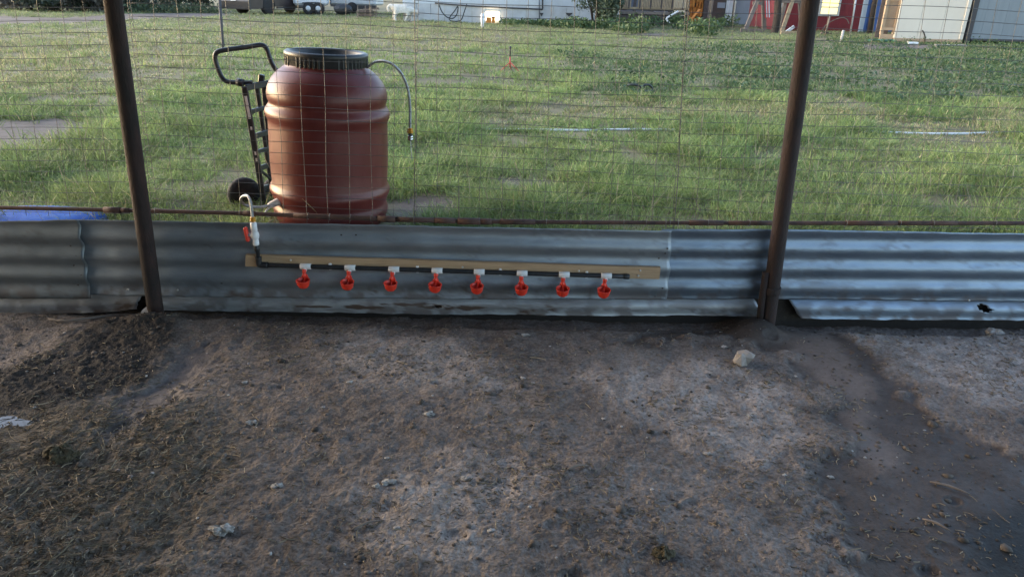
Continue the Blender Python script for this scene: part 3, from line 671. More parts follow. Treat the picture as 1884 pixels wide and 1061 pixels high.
def wire_mesh(label, left_px, right_px, cs, slope, z0, seed, lean=0.0, thick=False):
    """welded wire with 5 cm x 10 cm cells; one object per wire"""
    rr = random.Random(seed); Yw = 3.248
    xa0, xa1 = atY(*left_px[0], Yw), atY(*left_px[1], Yw); xb0, xb1 = atY(*right_px[0], Yw), atY(*right_px[1], Yw)
    def xl(z): k = (z - xa1.z) / (xa0.z - xa1.z); return xa1.x + (xa0.x - xa1.x) * k
    def xr(z): k = (z - xb1.z) / (xb0.z - xb1.z); return xb1.x + (xb0.x - xb1.x) * k
    zlo, zhi = 0.435, 2.2
    root = thing('wire_mesh', ((xl(.45) + xr(.45)) / 2, Yw, 0.45), label, 'wire fence', 'welded wire panels of the fence')
    waves = [rr.uniform(0, 6.28) for _ in range(4)]
    def wz(x, z): return 0.006 * math.sin(x * 2.1 + waves[0] + z * 2) + 0.0025 * math.sin(x * 9 + waves[1] + z * 11)
    def wy(x, z): return 0.010 * math.sin(x * 1.7 + waves[2] + z * 1.3)
    mx_ = (xl(.9) + xr(.9)) / 2
    z = z0
    while z < zhi:
        n = max(6, int((xr(z) - xl(z)) / 0.05)); pts = []
        for i in range(n + 1):
            x = xl(z) + (xr(z) - xl(z)) * i / n; zz = z + slope * (x - mx_) + wz(x, z)
            pts.append((x, Yw + wy(x, zz), max(zz, 0.43)))
        MB().tube(pts, 0.0012, 4).build('horizontal_wire', M['wire'], root); z += 0.0508
    nv = max(2, round((xr(.9) - xl(.9)) / 0.1016))
    for j in range(nv + 1):
        f = j / nv; pts = []
        for i in range(24):
            zz = zlo + (zhi - zlo) * i / 23; x = xl(zz) * (1 - f) + xr(zz) * f + 0.003 * math.sin(zz * 8 + j * 2.3)
            pts.append((x, Yw + wy(x, zz) - 0.002, zz))
        MB().tube(pts, 0.0012 if not (thick and j in (0, nv)) else 0.0022, 4).build('vertical_wire', M['wire'], root)
    return root
wire_mesh('welded wire panel left of the left post', ((-190, 0), (-120, 380)), ((240, 0), (290, 385)), 0.1, 0.022, 0.455, 1)
wire_mesh('welded wire panel in front of the red barrel', ((237, 0), (283, 385)), ((768, 0), (765, 400)), 0.1, -0.030, 0.47, 2)
wire_mesh('welded wire panel between the barrel hose and the right post', ((764.5, 0), (763, 400)), ((1262, 60), (1240, 405)), 0.1, -0.012, 0.46, 3, thick=True)
wire_mesh('welded wire panel behind the right post', ((1259, 60), (1238, 405)), ((2150, 0), (2030, 410)), 0.1, -0.018, 0.48, 4)
for k, px in enumerate((287, 442, 567, 607, 645, 683, 762, 882, 1005, 1068, 1147, 1188, 1224, 1232, 1247, 1302, 1378, 1556, 1655, 1716, 1830)):
    p = atY(px, ryz(px), YR); mb = MB()
    mb.tube([p + Vector((0.001 * math.sin(a), .0155 * math.cos(a), .0165 * math.sin(a))) for a in np.linspace(0, 6.28, 13)], 0.0013, 5, cap=False)
    mb.build('tie_wire', M['wire'], t)

# ================================================================== WATER LINE ON ITS BOARD
YB = YS - 0.0145
cor = [(451.5, 469), (1215.5, 492.5), (1213, 514), (451.5, 490.5)]
YBF = YB - 0.020
fp = [atY(x, y, YBF) for x, y in cor]
t = thing('wooden_board', fp[3], 'long pine board screwed to the grey corrugated sheet', 'board')
mb = MB(); nseg = 24
vs = []
for i in range(nseg + 1):
    k = i / nseg; a = fp[0].lerp(fp[1], k); b = fp[3].lerp(fp[2], k); wv = 0.0006 * math.sin(k * 20)
    for q, yy in ((b + Vector((0, 0, .0015)), 0), (b, .002), (b, .02), (a, .02), (a, .002), (a - Vector((0, 0, .0015)), 0)):
        vs.append((q.x, q.y + yy, q.z + wv))
fs = []
for i in range(nseg):
    for j in range(6): j2 = (j + 1) % 6; fs.append((i * 6 + j, (i + 1) * 6 + j, (i + 1) * 6 + j2, i * 6 + j2))
fs += [tuple(range(6)), tuple(nseg * 6 + j for j in range(6))[::-1]]
mb.add(vs, fs).build('plank', M['pine'], t)
for px, py in ((535, 478.5), (851, 491.5), (1178, 497.5), (1174, 507), (1065, 498)):
    MB().lathe(atY(px, py, YBF), (0, -1, 0), [(0.0052, 0), (0.0052, .002), (0.0035, .0035)], 12).build('screw', M['screw'], t)
YP = YBF - 0.0125
def c2(x, y): return (400 + x * 0.24416, 340 + y * 0.24416)
def c3(x, y): return (820 + x * 0.24416, 420 + y * 0.24416)
el = atY(*c2(318, 603), YP); en = atY(*c3(1380, 363), YP); top = atY(*c2(292, 447), YP - 0.002)
wl = thing('poultry_water_line', el, 'black water pipe with eight red drinker cups fixed along the board', 'water line')
MB().tube([el + (en - el) * i / 20 for i in range(21)], 0.0108, 14).build('pipe', M['blackpvc'], wl)
MB().tube([en - (en - el).normalized() * 0.026, en - (en - el).normalized() * 0.024, en, en + (en - el).normalized() * 0.003], [.0118, .0132, .0132, .0105], 14).build('end_cap', M['blackpvc'], wl)
MB().tube([top, top.lerp(el, .3), top.lerp(el, .34), top.lerp(el, .8), el + (top - el) * 0.12], [.0125, .0125, .0098, .0098, .0098], 14).build('riser', M['blackpvc'], wl)
dxl = (en - el).normalized(); dul = (top - el).normalized()
MB().tube(catmull([el + dul * 0.040, el + dul * 0.012 - dxl * .001, el + dxl * 0.004 + dul * .001, el + dxl * 0.040], 6), 0.0145, 14).build('elbow', M['blackpvc'], wl)
vt = atY(*c2(268, 268), YP - 0.004); vb = top
dv = (vt - vb).normalized(); LV = (vt - vb).length
MB().lathe(vb - dv * 0.004, dv, [(.0135, 0), (.0145, .003), (.0145, .024), (.0125, .026), (.0165, .034), (.0190, .044), (.0190, .054), (.0165, .062), (.0125, .068), (.0145, .070), (.0145, LV - .008), (.011, LV - .006)], 20).build('valve_body', M['white'], wl)
vm = vb + dv * 0.047
vh = MB(); vh.tube([vm, vm + Vector((-.030, -.004, 0))], .008, 12)
hd = vh.build('valve_stem', M['white'], wl)
hp = vm + Vector((-.036, -.004, 0))
MB().box(hp + Vector((0, 0, 0.002)), (0.016, 0.022, 0.070), Matrix.Rotation(R(-6), 3, 'Y'), 0.005).build('valve_handle', M['red'], wl)
MB().lathe(vt + dv * -0.006, dv, [(.0115, 0), (.0132, .002), (.0132, .009), (.0115, .011), (.0125, .013), (.0125, .02), (.008, .023)], 6, smooth=False).build('hose_nut', M['amber'], wl)
tees = [c2(665, 616), c2(1000, 628), c2(1330, 641), c2(1655, 651), c3(253, 331), c3(576, 338), c3(893, 349), c3(1210, 361)]
def along(px):                                     # nearest point of the pipe to a column of the photograph
    best = min((abs((px - CX) / F - ((q - CAM).dot(rgt) / (q - CAM).dot(fwd))), k) for k in np.linspace(0, 1, 1500) for q in (el + (en - el) * k,))
    return el + (en - el) * best[1]
tee0 = cup0 = None
for i, (px, py) in enumerate(tees):
    c0 = along(px)
    if tee0 is None:
        mb = MB(); mb.tube([c0 - dxl * .0255, c0 - dxl * .0245, c0 + dxl * .0245, c0 + dxl * .0255], [.0125, .0140, .0140, .0125], 18)
        mb.tube([c0 + Vector((0, -.003, -.004)), c0 + Vector((-.0035, -.012, -.022))], .0085, 14)
        tee0 = mb.build('tee', M['white'], wl, origin=c0)
        cup0 = bpy.data.objects.new('drinker_cup', None); COL.objects.link(cup0); cup0.parent = wl; cup0.location = c0 - wl.location; cup0.empty_display_size = .02
        # neck, shield and bowl; the bowl opens up and towards the pen
        a = c0 + Vector((-.004, -.013, -.022)); b = c0 + Vector((-.006, -.020, -.046)); bc = c0 + Vector((-.006, -.044, -.062))
        MB().lathe(a + Vector((0, 0, .012)), (b - a), [(.0085, 0), (.0105, .003), (.0105, .013), (.0080, .016), (.0078, .022), (.0095, .028), (.012, .034)], 14).build('neck', M['red'], cup0)
        MB().add([(a.x - .009, a.y - .001, a.z - .012), (a.x + .009, a.y - .001, a.z - .012), (b.x + .021, b.y + .002, b.z - .014), (b.x - .021, b.y + .002, b.z - .014),
                  (a.x - .009, a.y + .004, a.z - .012), (a.x + .009, a.y + .004, a.z - .012), (b.x + .021, b.y + .006, b.z - .014), (b.x - .021, b.y + .006, b.z - .014)],
                 [(0, 3, 2, 1), (4, 5, 6, 7), (0, 1, 5, 4), (1, 2, 6, 5), (2, 3, 7, 6), (3, 0, 4, 7)]).build('back_shield', M['red'], cup0)
        ax = Vector((0, -.05, 1)).normalized()
        pr = [(.010, -.030), (.019, -.0275), (.0255, -.020), (.0292, -.008), (.0312, .006), (.0325, .0085), (.0328, .0105), (.0310, .0115), (.0290, .0095), (.0268, -.004), (.022, -.016), (.014, -.022), (.004, -.0235)]
        MB().lathe(bc, ax, pr, 28).build('bowl', M['red'], cup0)
        MB().tube([b + Vector((0, .004, -.002)), bc + Vector((0, .008, -.004)), bc + Vector((0, -.006, -.012))], [.0042, .004, .003], 8).build('trigger', M['red'], cup0)
        cups = [(tee0, cup0)]
    else:
        te = tee0.copy(); COL.objects.link(te); te.parent = wl; te.location = c0 - wl.location
        cu = cup0.copy(); COL.objects.link(cu); cu.parent = wl; cu.location = c0 - wl.location
        cu.rotation_euler = (random.uniform(-.08, .10), random.uniform(-.07, .07), random.uniform(-.12, .12))
        for ch in list(cup0.children):
            d = ch.copy(); COL.objects.link(d); d.parent = cu
for px in (c2(848, 0)[0], c2(1505, 0)[0], c3(410, 0)[0], c3(1063, 0)[0]):
    c0 = along(px); mb = MB()
    mb.box(c0 + Vector((0, .006, .012)), (.013, .010, .011), None, .002); mb.box(c0 + Vector((0, .006, -.013)), (.012, .010, .006), None, .0015); mb.box(c0 + Vector((0, .0105, 0)), (.012, .003, .03))
    mb.build('pipe_clip', M['white'], wl)

# ================================================================== BARREL
YBR = 3.62
bt, bb = atY(600.5, 96, YBR), atY(611, 412, YBR)
def k1(x, y): return (380 + x * 0.33927, 60 + y * 0.33927)
axis = (bt - bb).normalized()
prof = [(1044, 240), (1040, 258), (1030, 268), (1000, 281), (975, 291), (955, 300), (938, 303), (924, 302), (910, 296), (896, 294), (882, 299), (864, 306), (848, 314), (836, 317), (824, 315), (810, 308), (796, 304), (700, 311), (600, 314), (500, 315), (478, 316), (464, 320), (448, 328), (432, 331), (417, 329), (403, 321), (390, 312), (378, 309), (366, 314), (350, 319), (330, 320), (300, 315), (275, 305), (250, 291), (228, 273), (210, 254), (196, 236), (188, 224), (180, 219), (165, 214)]
def prof_pt(y, r):
    py = 60 + y * 0.33927; px = 600.5 + (py - 96) * (611 - 600.5) / (412 - 96)
    p = atY(px, py, YBR); depth = (p - CAM).dot(fwd); return (r * 0.33927 / F * depth * 0.995, (p - bb).dot(axis))
br = thing('plastic_barrel', bb, 'terracotta red plastic barrel with black screw lid beside the hand truck', 'barrel')
pp = [prof_pt(y, r) for y, r in prof]
MB().lathe(bb, axis, pp, 96).build('drum', M['barrel'], br)
h0 = prof_pt(190, 1)[1]; h1 = prof_pt(104, 1)[1]; RL = prof_pt(140, 217)[0]
MB().lathe(bb, axis, [(RL * .97, h0), (RL * 1.005, h0 + .004), (RL * 1.01, h1 - .024), (RL * 1.025, h1 - .020), (RL * 1.03, h1 - .008), (RL * 1.01, h1 - .001), (RL * .97, h1 + .003), (RL * .90, h1 + .002), (RL * .865, h1 - .006), (RL * .85, h1 - .034), (RL * .2, h1 - .036), (0.002, h1 - .036)], 72).build('lid', M['black'], br)
lid = br.children[-1]
mb = MB()
xa = (Vector((1, 0, 0)) - axis * axis.x).normalized(); xb = axis.cross(xa)
for j in range(54):
    if j % 9 in (7, 8): continue
    a = 2 * math.pi * j / 54; rd = xa * math.cos(a) + xb * math.sin(a); tg = axis.cross(rd)
    rot = Matrix((rd, tg, axis)).transposed()
    mb.box(bb + axis * (h0 + (h1 - h0) * 0.44) + rd * (RL * 1.004), (.008, .009, (h1 - h0) * 0.66), rot, .002)
mb.build('lid_ribs', M['black'], lid, None)['kind'] = 'stuff'
sp = atY(506, 372, YBR - 0.20)
MB().tube([sp + Vector((.07, .06, 0.01)), sp + Vector((.02, .01, .004)), sp + Vector((-.02, -.01, -.012)), sp + Vector((-.035, -.015, -.02))], [.022, .020, .016, .010], 12).build('spout', M['tape'], br)

# hoses
hz = catmull([atY(*k1(x, y), Y) for x, y, Y in ((872, 190, 3.60), (890, 176, 3.59), (920, 158, 3.58), (965, 156, 3.57), (1015, 178, 3.56), (1060, 228, 3.55), (1090, 300, 3.55), (1102, 380, 3.55), (1104, 450, 3.55), (1104, 522, 3.55))], 8)
t = thing('braided_hose', hz[0], 'braided steel hose arching from the barrel lid and hanging down over the grass', 'hose')
MB().tube(hz, 0.0062, 10).build('hose', M['braid'], t)
e = hz[-1]
MB().lathe(e + Vector((0, 0, -.022)), (0, 0, 1), [(.012, 0), (.0155, .002), (.0155, .012), (.013, .014), (.013, .024), (.009, .026)], 6, smooth=False).build('hose_nut', M['amber'], t)
MB().lathe(e + Vector((0, 0, -.034)), (0, 0, 1), [(.010, 0), (.010, .012)], 14).build('black_collar', M['black'], t)
MB().lathe(e + Vector((0, 0, -.058)), (0, 0, 1), [(.011, 0), (.0125, .003), (.0125, .011), (.0105, .012), (.0125, .014), (.0125, .022), (.010, .024)], 14).build('end_ferrule', M['chrome'], t)
MB().tube([e + Vector((0, 0, -.058)), e + Vector((.001, 0, -.10)), e + Vector((0.003, 0, -.155))], .0022, 6).build('dangling_tape', M['tape'], t)
hz = catmull([sp + Vector((-.03, -.015, -.018))] + [atY(*k1(x, y), Y) for x, y, Y in ((345, 938, 3.40), (285, 947, 3.36), (222, 940, 3.31), (190, 918, 3.26), (188, 898, 3.225), (205, 885, 3.19), (224, 888, 3.165), (238, 915, 3.15), (245, 965, 3.14), (251, 1020, 3.135))] + [vt + dv * 0.014], 8)
t = thing('braided_hose', hz[0], 'braided steel hose looping from the barrel spout over the rail to the white valve', 'hose')
MB().tube(hz, 0.0066, 10).build('hose', M['braid'], t)
MB().tube(catmull([sp + Vector((-.01, -.03, -.012)), sp + Vector((-.035, -.05, -.035)), sp + Vector((-.035, -.05, -.055)), sp + Vector((-.02, -.045, -.06))], 5), .004, 6).build('tape_tail', M['tape'], t)

# ================================================================== HAND TRUCK
base = atZ(475, 372, FZ); base = Vector((base.x, 3.95, FZ))
ht = thing('hand_truck', base, 'black folding hand truck standing left of the red barrel', 'hand truck')
def hk(x, y, Y): return atY(*k1(x, y), Y)
YA, YC = 3.88, 4.02
MB().bar(hk(205, 292, YA), hk(312, 925, YA), .030, .022, .004, (0, 1, 0)).build('side_rail', M['steelblack'], ht)
MB().bar(hk(272, 285, YC), hk(362, 905, YC), .022, .020, .004, (0, 1, 0)).build('side_rail', M['steelblack'], ht)
MB().bar(hk(312, 270, YC + .08), hk(372, 880, YC + .08), .034, .022, .004, (0, 1, 0)).build('side_rail', M['steelblack'], ht)
for a, b, wd in (((212, 300, YA), (350, 272, YC + .05), .034), ((250, 565, YA), (350, 535, YC + .06), .030), ((232, 430, YA), (345, 402, YC + .06), .022), ((262, 650, YA), (355, 622, YC + .06), .022), ((275, 740, YA), (360, 712, YC + .06), .030), ((296, 850, YA), (368, 822, YC + .06), .026)):
    MB().bar(hk(*a), hk(*b), .012, wd, .003).build('cross_bar', M['steelblack'], ht)
for a, b in (((235, 450, YA), (285, 405, YC)), ((290, 745, YA), (355, 800, YC)), ((300, 840, YA), (355, 822, YC + .05))):
    MB().bar(hk(*a), hk(*b), .012, .014, .002).build('brace', M['steelblack'], ht)
lp = [(250, 272, 3.93), (180, 272, 3.92), (112, 266, 3.92), (82, 240, 3.92), (60, 190, 3.92), (46, 140, 3.92), (56, 108, 3.92), (100, 95, 3.93), (220, 79, 3.97), (295, 68, 4.0), (325, 88, 4.0), (340, 130, 4.0), (358, 175, 4.0), (385, 212, 4.0), (420, 240, 4.0)]
MB().tube(catmull([hk(*p) for p in lp], 6), .0125, 12).build('handle', M['steelblack'], ht)
MB().tube([hk(165, 268, 3.90), hk(200, 275, 3.90)], .021, 12).build('handle_clamp', M['steelblack'], ht)
MB().box(hk(298, 250, YC), (.028, .03, .045), Matrix.Rotation(R(12), 3, 'Y'), .004).build('latch', M['steelblack'], ht)
a, b = hk(212, 345, YA - .0125), hk(234, 468, YA - .0125)
MB().bar(a, b, .003, .014, 0, (1, 0, 0)).build('warning_sticker', M['white'], ht)
for y in (520, 655, 690):
    MB().box(hk(243 + (y - 520) * .165, y, YA - .012), (.009, .003, .018)).build('sticker', M['white'], ht)
wc = hk(205, 872, 3.93); wc = Vector((wc.x, wc.y, FZ + 0.125))
for j, (c0, ax) in enumerate(((hk(205, 872, 3.90), Vector((.55, -.80, 0.05)).normalized()), (hk(385, 862, 4.14), Vector((.55, -.80, .05)).normalized()))):
    wh = bpy.data.objects.new('wheel', None); COL.objects.link(wh); wh.parent = ht; wh.location = c0 - ht.location; wh.empty_display_size = .05
    MB().lathe(c0 - ax * .030, ax, [(.058, 0), (.075, .002), (.086, .010), (.091, .020), (.092, .030), (.091, .040), (.086, .050), (.075, .058), (.058, .060)], 28).build('tyre', M['rubber'], wh)
    MB().lathe(c0 - ax * .020, ax, [(.015, -.006), (.030, -.002), (.030, .008), (.058, .012), (.058, .032), (.030, .036), (.030, .044), (.015, .048)], 20).build('rim', M['steelblack'], wh)
MB().tube([hk(200, 866, 3.90), hk(385, 862, 4.14)], .010, 8).build('axle', M['steelblack'], ht)
MB().bar(hk(312, 925, YA - .03), hk(372, 905, YC + .05), .18, .006).build('toe_plate', M['steelblack'], ht)

# ================================================================== THINGS IN THE FIELD
# upturned blue tub behind the left sheet
pc = atY(62, 404, 3.47)
t = thing('plastic_tub', (pc.x, 3.47, FZ), 'blue plastic tub lying upturned behind the dark left sheet', 'tub')
mb = MB(); tz = atY(105, 389, 3.47).z - FZ; prt = [(.02, tz), (.12, tz - .001), (.22, tz - .004), (.30, tz - .011), (.36, tz - .024), (.385, tz - .045), (.39, -.02), (.405, -.03), (.405, -.05)]
mb.lathe((pc.x, 3.47, FZ), (0, 0, 1), prt, 56, cap0=True, cap1=False)
mb.v = [(x, 3.47 + (y - 3.47) * .47, z) for x, y, z in mb.v]
mb.build('shell', M['bluepool'], t)
# thin rod behind the hand truck
g = atZ(411, 90, FZ); a = atY(410, 80, g.y); b = atY(401, -40, g.y)
tag(MB().tube([g - Vector((0, 0, .05)), a, b], .030, 8).build('metal_pole', M['darktrim'], None, origin=g), 'thin dark leaning pole standing in the grass behind the hand truck handle', 'pole')
# white pipe lying in the grass
pts = [Vector((x, float(PIPE_Y(x)), float(field_z(np.array([x]), np.array([PIPE_Y(x)]))[0]) + .008)) for x in np.linspace(PIPE_P[0].x, PIPE_P[-1].x, 14)]
tag(MB().tube(catmull(pts, 8), .0120, 10).build('white_pipe', M['trailer'], None, origin=pts[0]), 'long white plastic pipe lying across the grass', 'pipe')
# tripod sprinkler
c0 = atZ(938, 134, FZ); u = 1.15 * c0.y / 1385; c0.z += .03
t = thing('lawn_sprinkler', c0, 'red tripod sprinkler with black head standing on the grass', 'sprinkler')
hub = c0 + Vector((0, 0, 13 * u))
for dx, dy in ((-15, -6), (15, -8), (2, 12)):
    MB().tube([hub, c0 + Vector((dx * u, dy * u, 0))], .8 * u, 8).build('leg', M['redmetal'], t)
MB().tube([c0 + Vector((0, 0, 6 * u)), hub, hub + Vector((0, 0, 9 * u))], [1.0 * u, 1.3 * u, .9 * u], 8).build('stem', M['redmetal'], t)
MB().tube([hub + Vector((0, 0, 9 * u)), hub + Vector((0, 0, 19 * u)), hub + Vector((0, 0, 22 * u))], [1.1 * u, 1.2 * u, 1.2 * u], 8).build('riser', M['black'], t)
MB().lathe(hub + Vector((0, 0, 21 * u)), (0, 0, 1), [(1.6 * u, 0), (2.0 * u, 1 * u), (2.0 * u, 3.2 * u), (1.2 * u, 4 * u)], 12).build('spray_head', M['black'], t)
# loop of black hose on the grass
cp = lambda x, y: (860 + x * .24416, 80 + y * .24416)
Yh = atZ(1185, 172, FZ).y
pts = [atY(*cp(x, y - 6), Yh + d) for x, y, d in ((1200, 326, .05), (1240, 318, .02), (1300, 326, 0), (1312, 342, 0), (1330, 324, 0), (1360, 316, .03), (1385, 332, .05), (1390, 358, .05), (1360, 366, 0), (1300, 368, -.1))]
tag(MB().tube(catmull(pts, 6), .014, 8).build('garden_hose', M['black'], None, origin=pts[-1]), 'short loop of black hose sticking up out of the grass', 'hose')
pts = [atY(*cp(x, y), Yh) for x, y in ((1395, 360), (1440, 378), (1490, 404))]
tag(MB().tube(catmull(pts, 5), .006, 6).build('stick', M['steelblack'], None, origin=pts[-1]), 'thin dark stick lying beside the black hose loop', 'stick')

# ================================================================== THINGS ON THE PEN FLOOR
def gpt(px, py):
    p = atZ(px, py, 0.0); z = ground_z(np.array([p.x]), np.array([p.y]))[0]; return Vector((p.x, p.y, float(z)))
p = gpt(1366, 668)
rk = MB(); rk.box(p + Vector((0, 0, .024)), (.066, .056, .070), Matrix.Rotation(R(14), 3, 'Z') @ Matrix.Rotation(R(7), 3, 'Y'), .016)
rk.v = [(x + .010 * math.sin(z * 90 + y * 50), y + .008 * math.sin(x * 80 + z * 60), z + .009 * math.sin(x * 70 + y * 40 + 1)) for x, y, z in rk.v]
tag(rk.build('stone', M['stone'], None, origin=p), 'cream block-shaped stone on the dirt below the right post', 'stone')
p = gpt(1831, 609)
tag(MB().blob(p + Vector((0, 0, .008)), (.042, .03, .024), (12, 8), .15, 9, .3).build('stone', M['stone'], None, origin=p), 'low flat tan stone half sunk beside the right-hand sheet edge', 'stone')
p = gpt(113, 838)
tag(MB().blob(p + Vector((0, 0, .012)), (.055, .038, .030), (22, 14), .22, 12, .4).build('dung_clump', M['dung'], None, origin=p), 'round brown grassy dung clump on the muddy left ground', 'dung')
p = gpt(1216, 1022)
tag(MB().blob(p + Vector((.008, 0, .008)), (.026, .022, .020), (18, 12), .25, 13, .4).build('dung_clump', M['dung'], None, origin=p), 'small dark clump with a white chip near the bottom edge', 'dung')
flakes = [((408, 977), .036, 'largest pale grey flake lying on the dirt at the lower left'), ((510, 897), .020, 'thick white chip lying alone just up and right of the largest grey flake'),
          ((715, 888), .024, 'pale blue-grey flake in the pair at the lower middle, the bigger one'), ((692, 896), .014, 'pale blue-grey chip in the pair at the lower middle, the smaller one'),
          ((857, 881), .018, 'lone whitish chip right of the blue-grey pair'), ((789, 762), .023, 'pale flake lying beside a dark clod in the middle of the pen'),
          ((463, 777), .022, 'whitish ragged flake on the dirt left of the middle'), ((967, 618), .020, 'rough grey flake just below the sheets under the fifth cup'),
          ((1333, 637), .016, 'white scrap just left above the cream stone'), ((1328, 602), .009, 'small white pebble below the last drinker cup'),
          ((1443, 873), .010, 'bright white chip on the dry ground beside the wet channel'), ((1303, 834), .014, 'dark-edged pale flake on the dry ground left of the wet channel'),
          ((1208, 1020), .010, 'white chip resting on the small dark clump at the bottom'), ((1762, 655), .013, 'flat white flake on the pale dry patch at the far right')]
for i, ((px, py), s, lab) in enumerate(flakes):
    p = gpt(px, py); zoff = .012 if 'resting' in lab else 0
    tag(MB().blob(p + Vector((0, 0, s * .15 + zoff)), (s * .85, s * .62, s * .30), (17, 10), .30, 100 + i, .3).build('pale_flake', M['flake'], None, origin=p), lab, 'flake', 'pale flakes and chips on the pen floor')
for i, (px, py) in enumerate(((594, 750), (712, 845), (450, 704), (962, 695), (1465, 689), (1380, 762), (643, 705), (904, 978), (730, 972), (1530, 870), (980, 705), (1110, 770))):
    p = gpt(px, py); s = random.uniform(.008, .013)
    tag(MB().blob(p + Vector((0, 0, s * .2)), (s, s * .8, s * .4), (9, 6), .22, 150 + i, .3).build('pale_chip', M['flake'], None, origin=p), 'small pale chip half trodden into the dirt', 'chip', 'small pale chips scattered over the pen floor')
# twig-like root and plastic scrap by the left post
pts = [gpt(x, y) + Vector((0, 0, .012)) for x, y in ((90, 588), (120, 592), (160, 588), (195, 579))] + [gpt(x, y) + Vector((0, 0, .022)) for x, y in ((215, 574), (250, 572))]
tag(MB().tube(catmull(pts, 6), [0.004 + .003 * abs(math.sin(i)) for i in range(len(pts) * 6 - 5)], 7).build('root', M['timber'], None, origin=pts[0]), 'pale bent root lying along the left sheet edge', 'root')
p = gpt(264, 578)
q = p + Vector((0, 0, .03))
mb = MB(); mb.add([q + Vector(v) for v in ((-.02, -.02, -.03), (.0, -.018, -.022), (.045, .02, .02), (.02, .03, .026), (-.005, .0, .004), (.03, .0, .0))], [(0, 1, 5, 4), (4, 5, 2, 3)])
o = mb.build('plastic_scrap', M['tape'], None, origin=p); so = o.modifiers.new('t', 'SOLIDIFY'); so.thickness = .003
tag(o, 'torn whitish plastic scrap at the foot of the left post', 'scrap')
for px, py, L, a, lab in ((890, 657, .075, .05, 'flat tan wood sliver lying on the dirt below the fifth cup'), (1750, 893, .12, -.55, 'forked pale twig lying on the mud at the right'), (1725, 960, .08, -.7, 'thin straight pale twig beside the dark puddle'), (1062, 864, .075, .35, 'short splintered stick with bits of straw around it in the lower middle'), (675, 965, .10, .5, 'long bent straw stem on the dirt at the lower left of middle')):
    p = gpt(px, py); d = Vector((math.cos(a), math.sin(a), 0)); pts = [p - d * L * .5 + Vector((0, 0, .006)), p + Vector((0, .006, .009)), p + d * L * .5 + Vector((0, 0, .005))]
    tag(MB().tube(catmull(pts, 4), [.002, .0035, .004, .004, .0045, .004, .003, .0025, .001], 6).build('twig', M['timber'], None, origin=p), lab, 'twig', 'loose twigs on the pen floor')
# straw bits, clods, pebbles
def straws(n):
    xs = (rng.random(n) * 2 - 1) * 2.9; ys = 1.2 + rng.random(n) ** 0.9 * 1.9
    xs *= np.clip((ys * 0.78 + 0.2) / 2.6, 0, 1)
    h = sstep(0.15, -0.15, pdist(xs, ys, POLY_HAY)); wv = ground_fields(xs, ys)[1]
    keep = rng.random(n) < np.maximum(np.clip(0.05 + 0.40 * h + 0.30 * sstep(.5, .7, fbm(xs, ys, 3, 3, 111)), 0, 1) * (1 - .55 * wv), 0.03); xs, ys, h = xs[keep], ys[keep], h[keep]; n = len(xs)
    zs = ground_z(xs, ys) + .002; L = (.008 + .022 * rng.random(n) ** 2) * (1 + .5 * h); L = np.where(rng.random(n) < .04, L * 2.6, L); A = rng.random(n) * 6.28; tl_ = rng.normal(0, .15, n) + .25 * h * rng.random(n)
    W = .0010 + .0008 * rng.random(n); d = np.stack([np.cos(A) * np.cos(tl_), np.sin(A) * np.cos(tl_), np.abs(np.sin(tl_))], 1); p = np.stack([-np.sin(A), np.cos(A), 0 * A], 1); u = np.array([0, 0, 1.])
    P = np.stack([xs, ys, zs], 1); bend = rng.normal(0, .2, n)[:, None] * p * L[:, None]
    V = np.zeros((n, 9, 3))
    for i, tt in enumerate((-.5, 0, .5)):
        c_ = P + d * (L * (tt + .5))[:, None] + bend * (1 - 4 * tt * tt)
        V[:, 3 * i] = c_ + p * W[:, None]; V[:, 3 * i + 1] = c_ - p * W[:, None]; V[:, 3 * i + 2] = c_ + u * W[:, None] * 1.5
    b = (np.arange(n) * 9)[:, None]; fsx = [[3 * i + j, 3 * i + (j + 1) % 3, 3 * i + 3 + (j + 1) % 3, 3 * i + 3 + j] for i in range(2) for j in range(3)]
    Fq = np.concatenate([b + np.array([a]) for a in fsx], 0)
    ca, cb = np.array([.105, .083, .055]), np.array([.34, .275, .185]); q = rng.random((n, 1)) ** 2.2; col = (ca + (cb - ca) * q) * (1 - .15 * h[:, None] * (q < .6))
    o = npmesh('straw', V.reshape(-1, 3), Fq, M['straw'], np.repeat(col, 9, 0), False, 'stuff'); tag(o, 'trodden straw and hay bits strewn over the pen floor', 'straw', kind='stuff')
straws(42000)
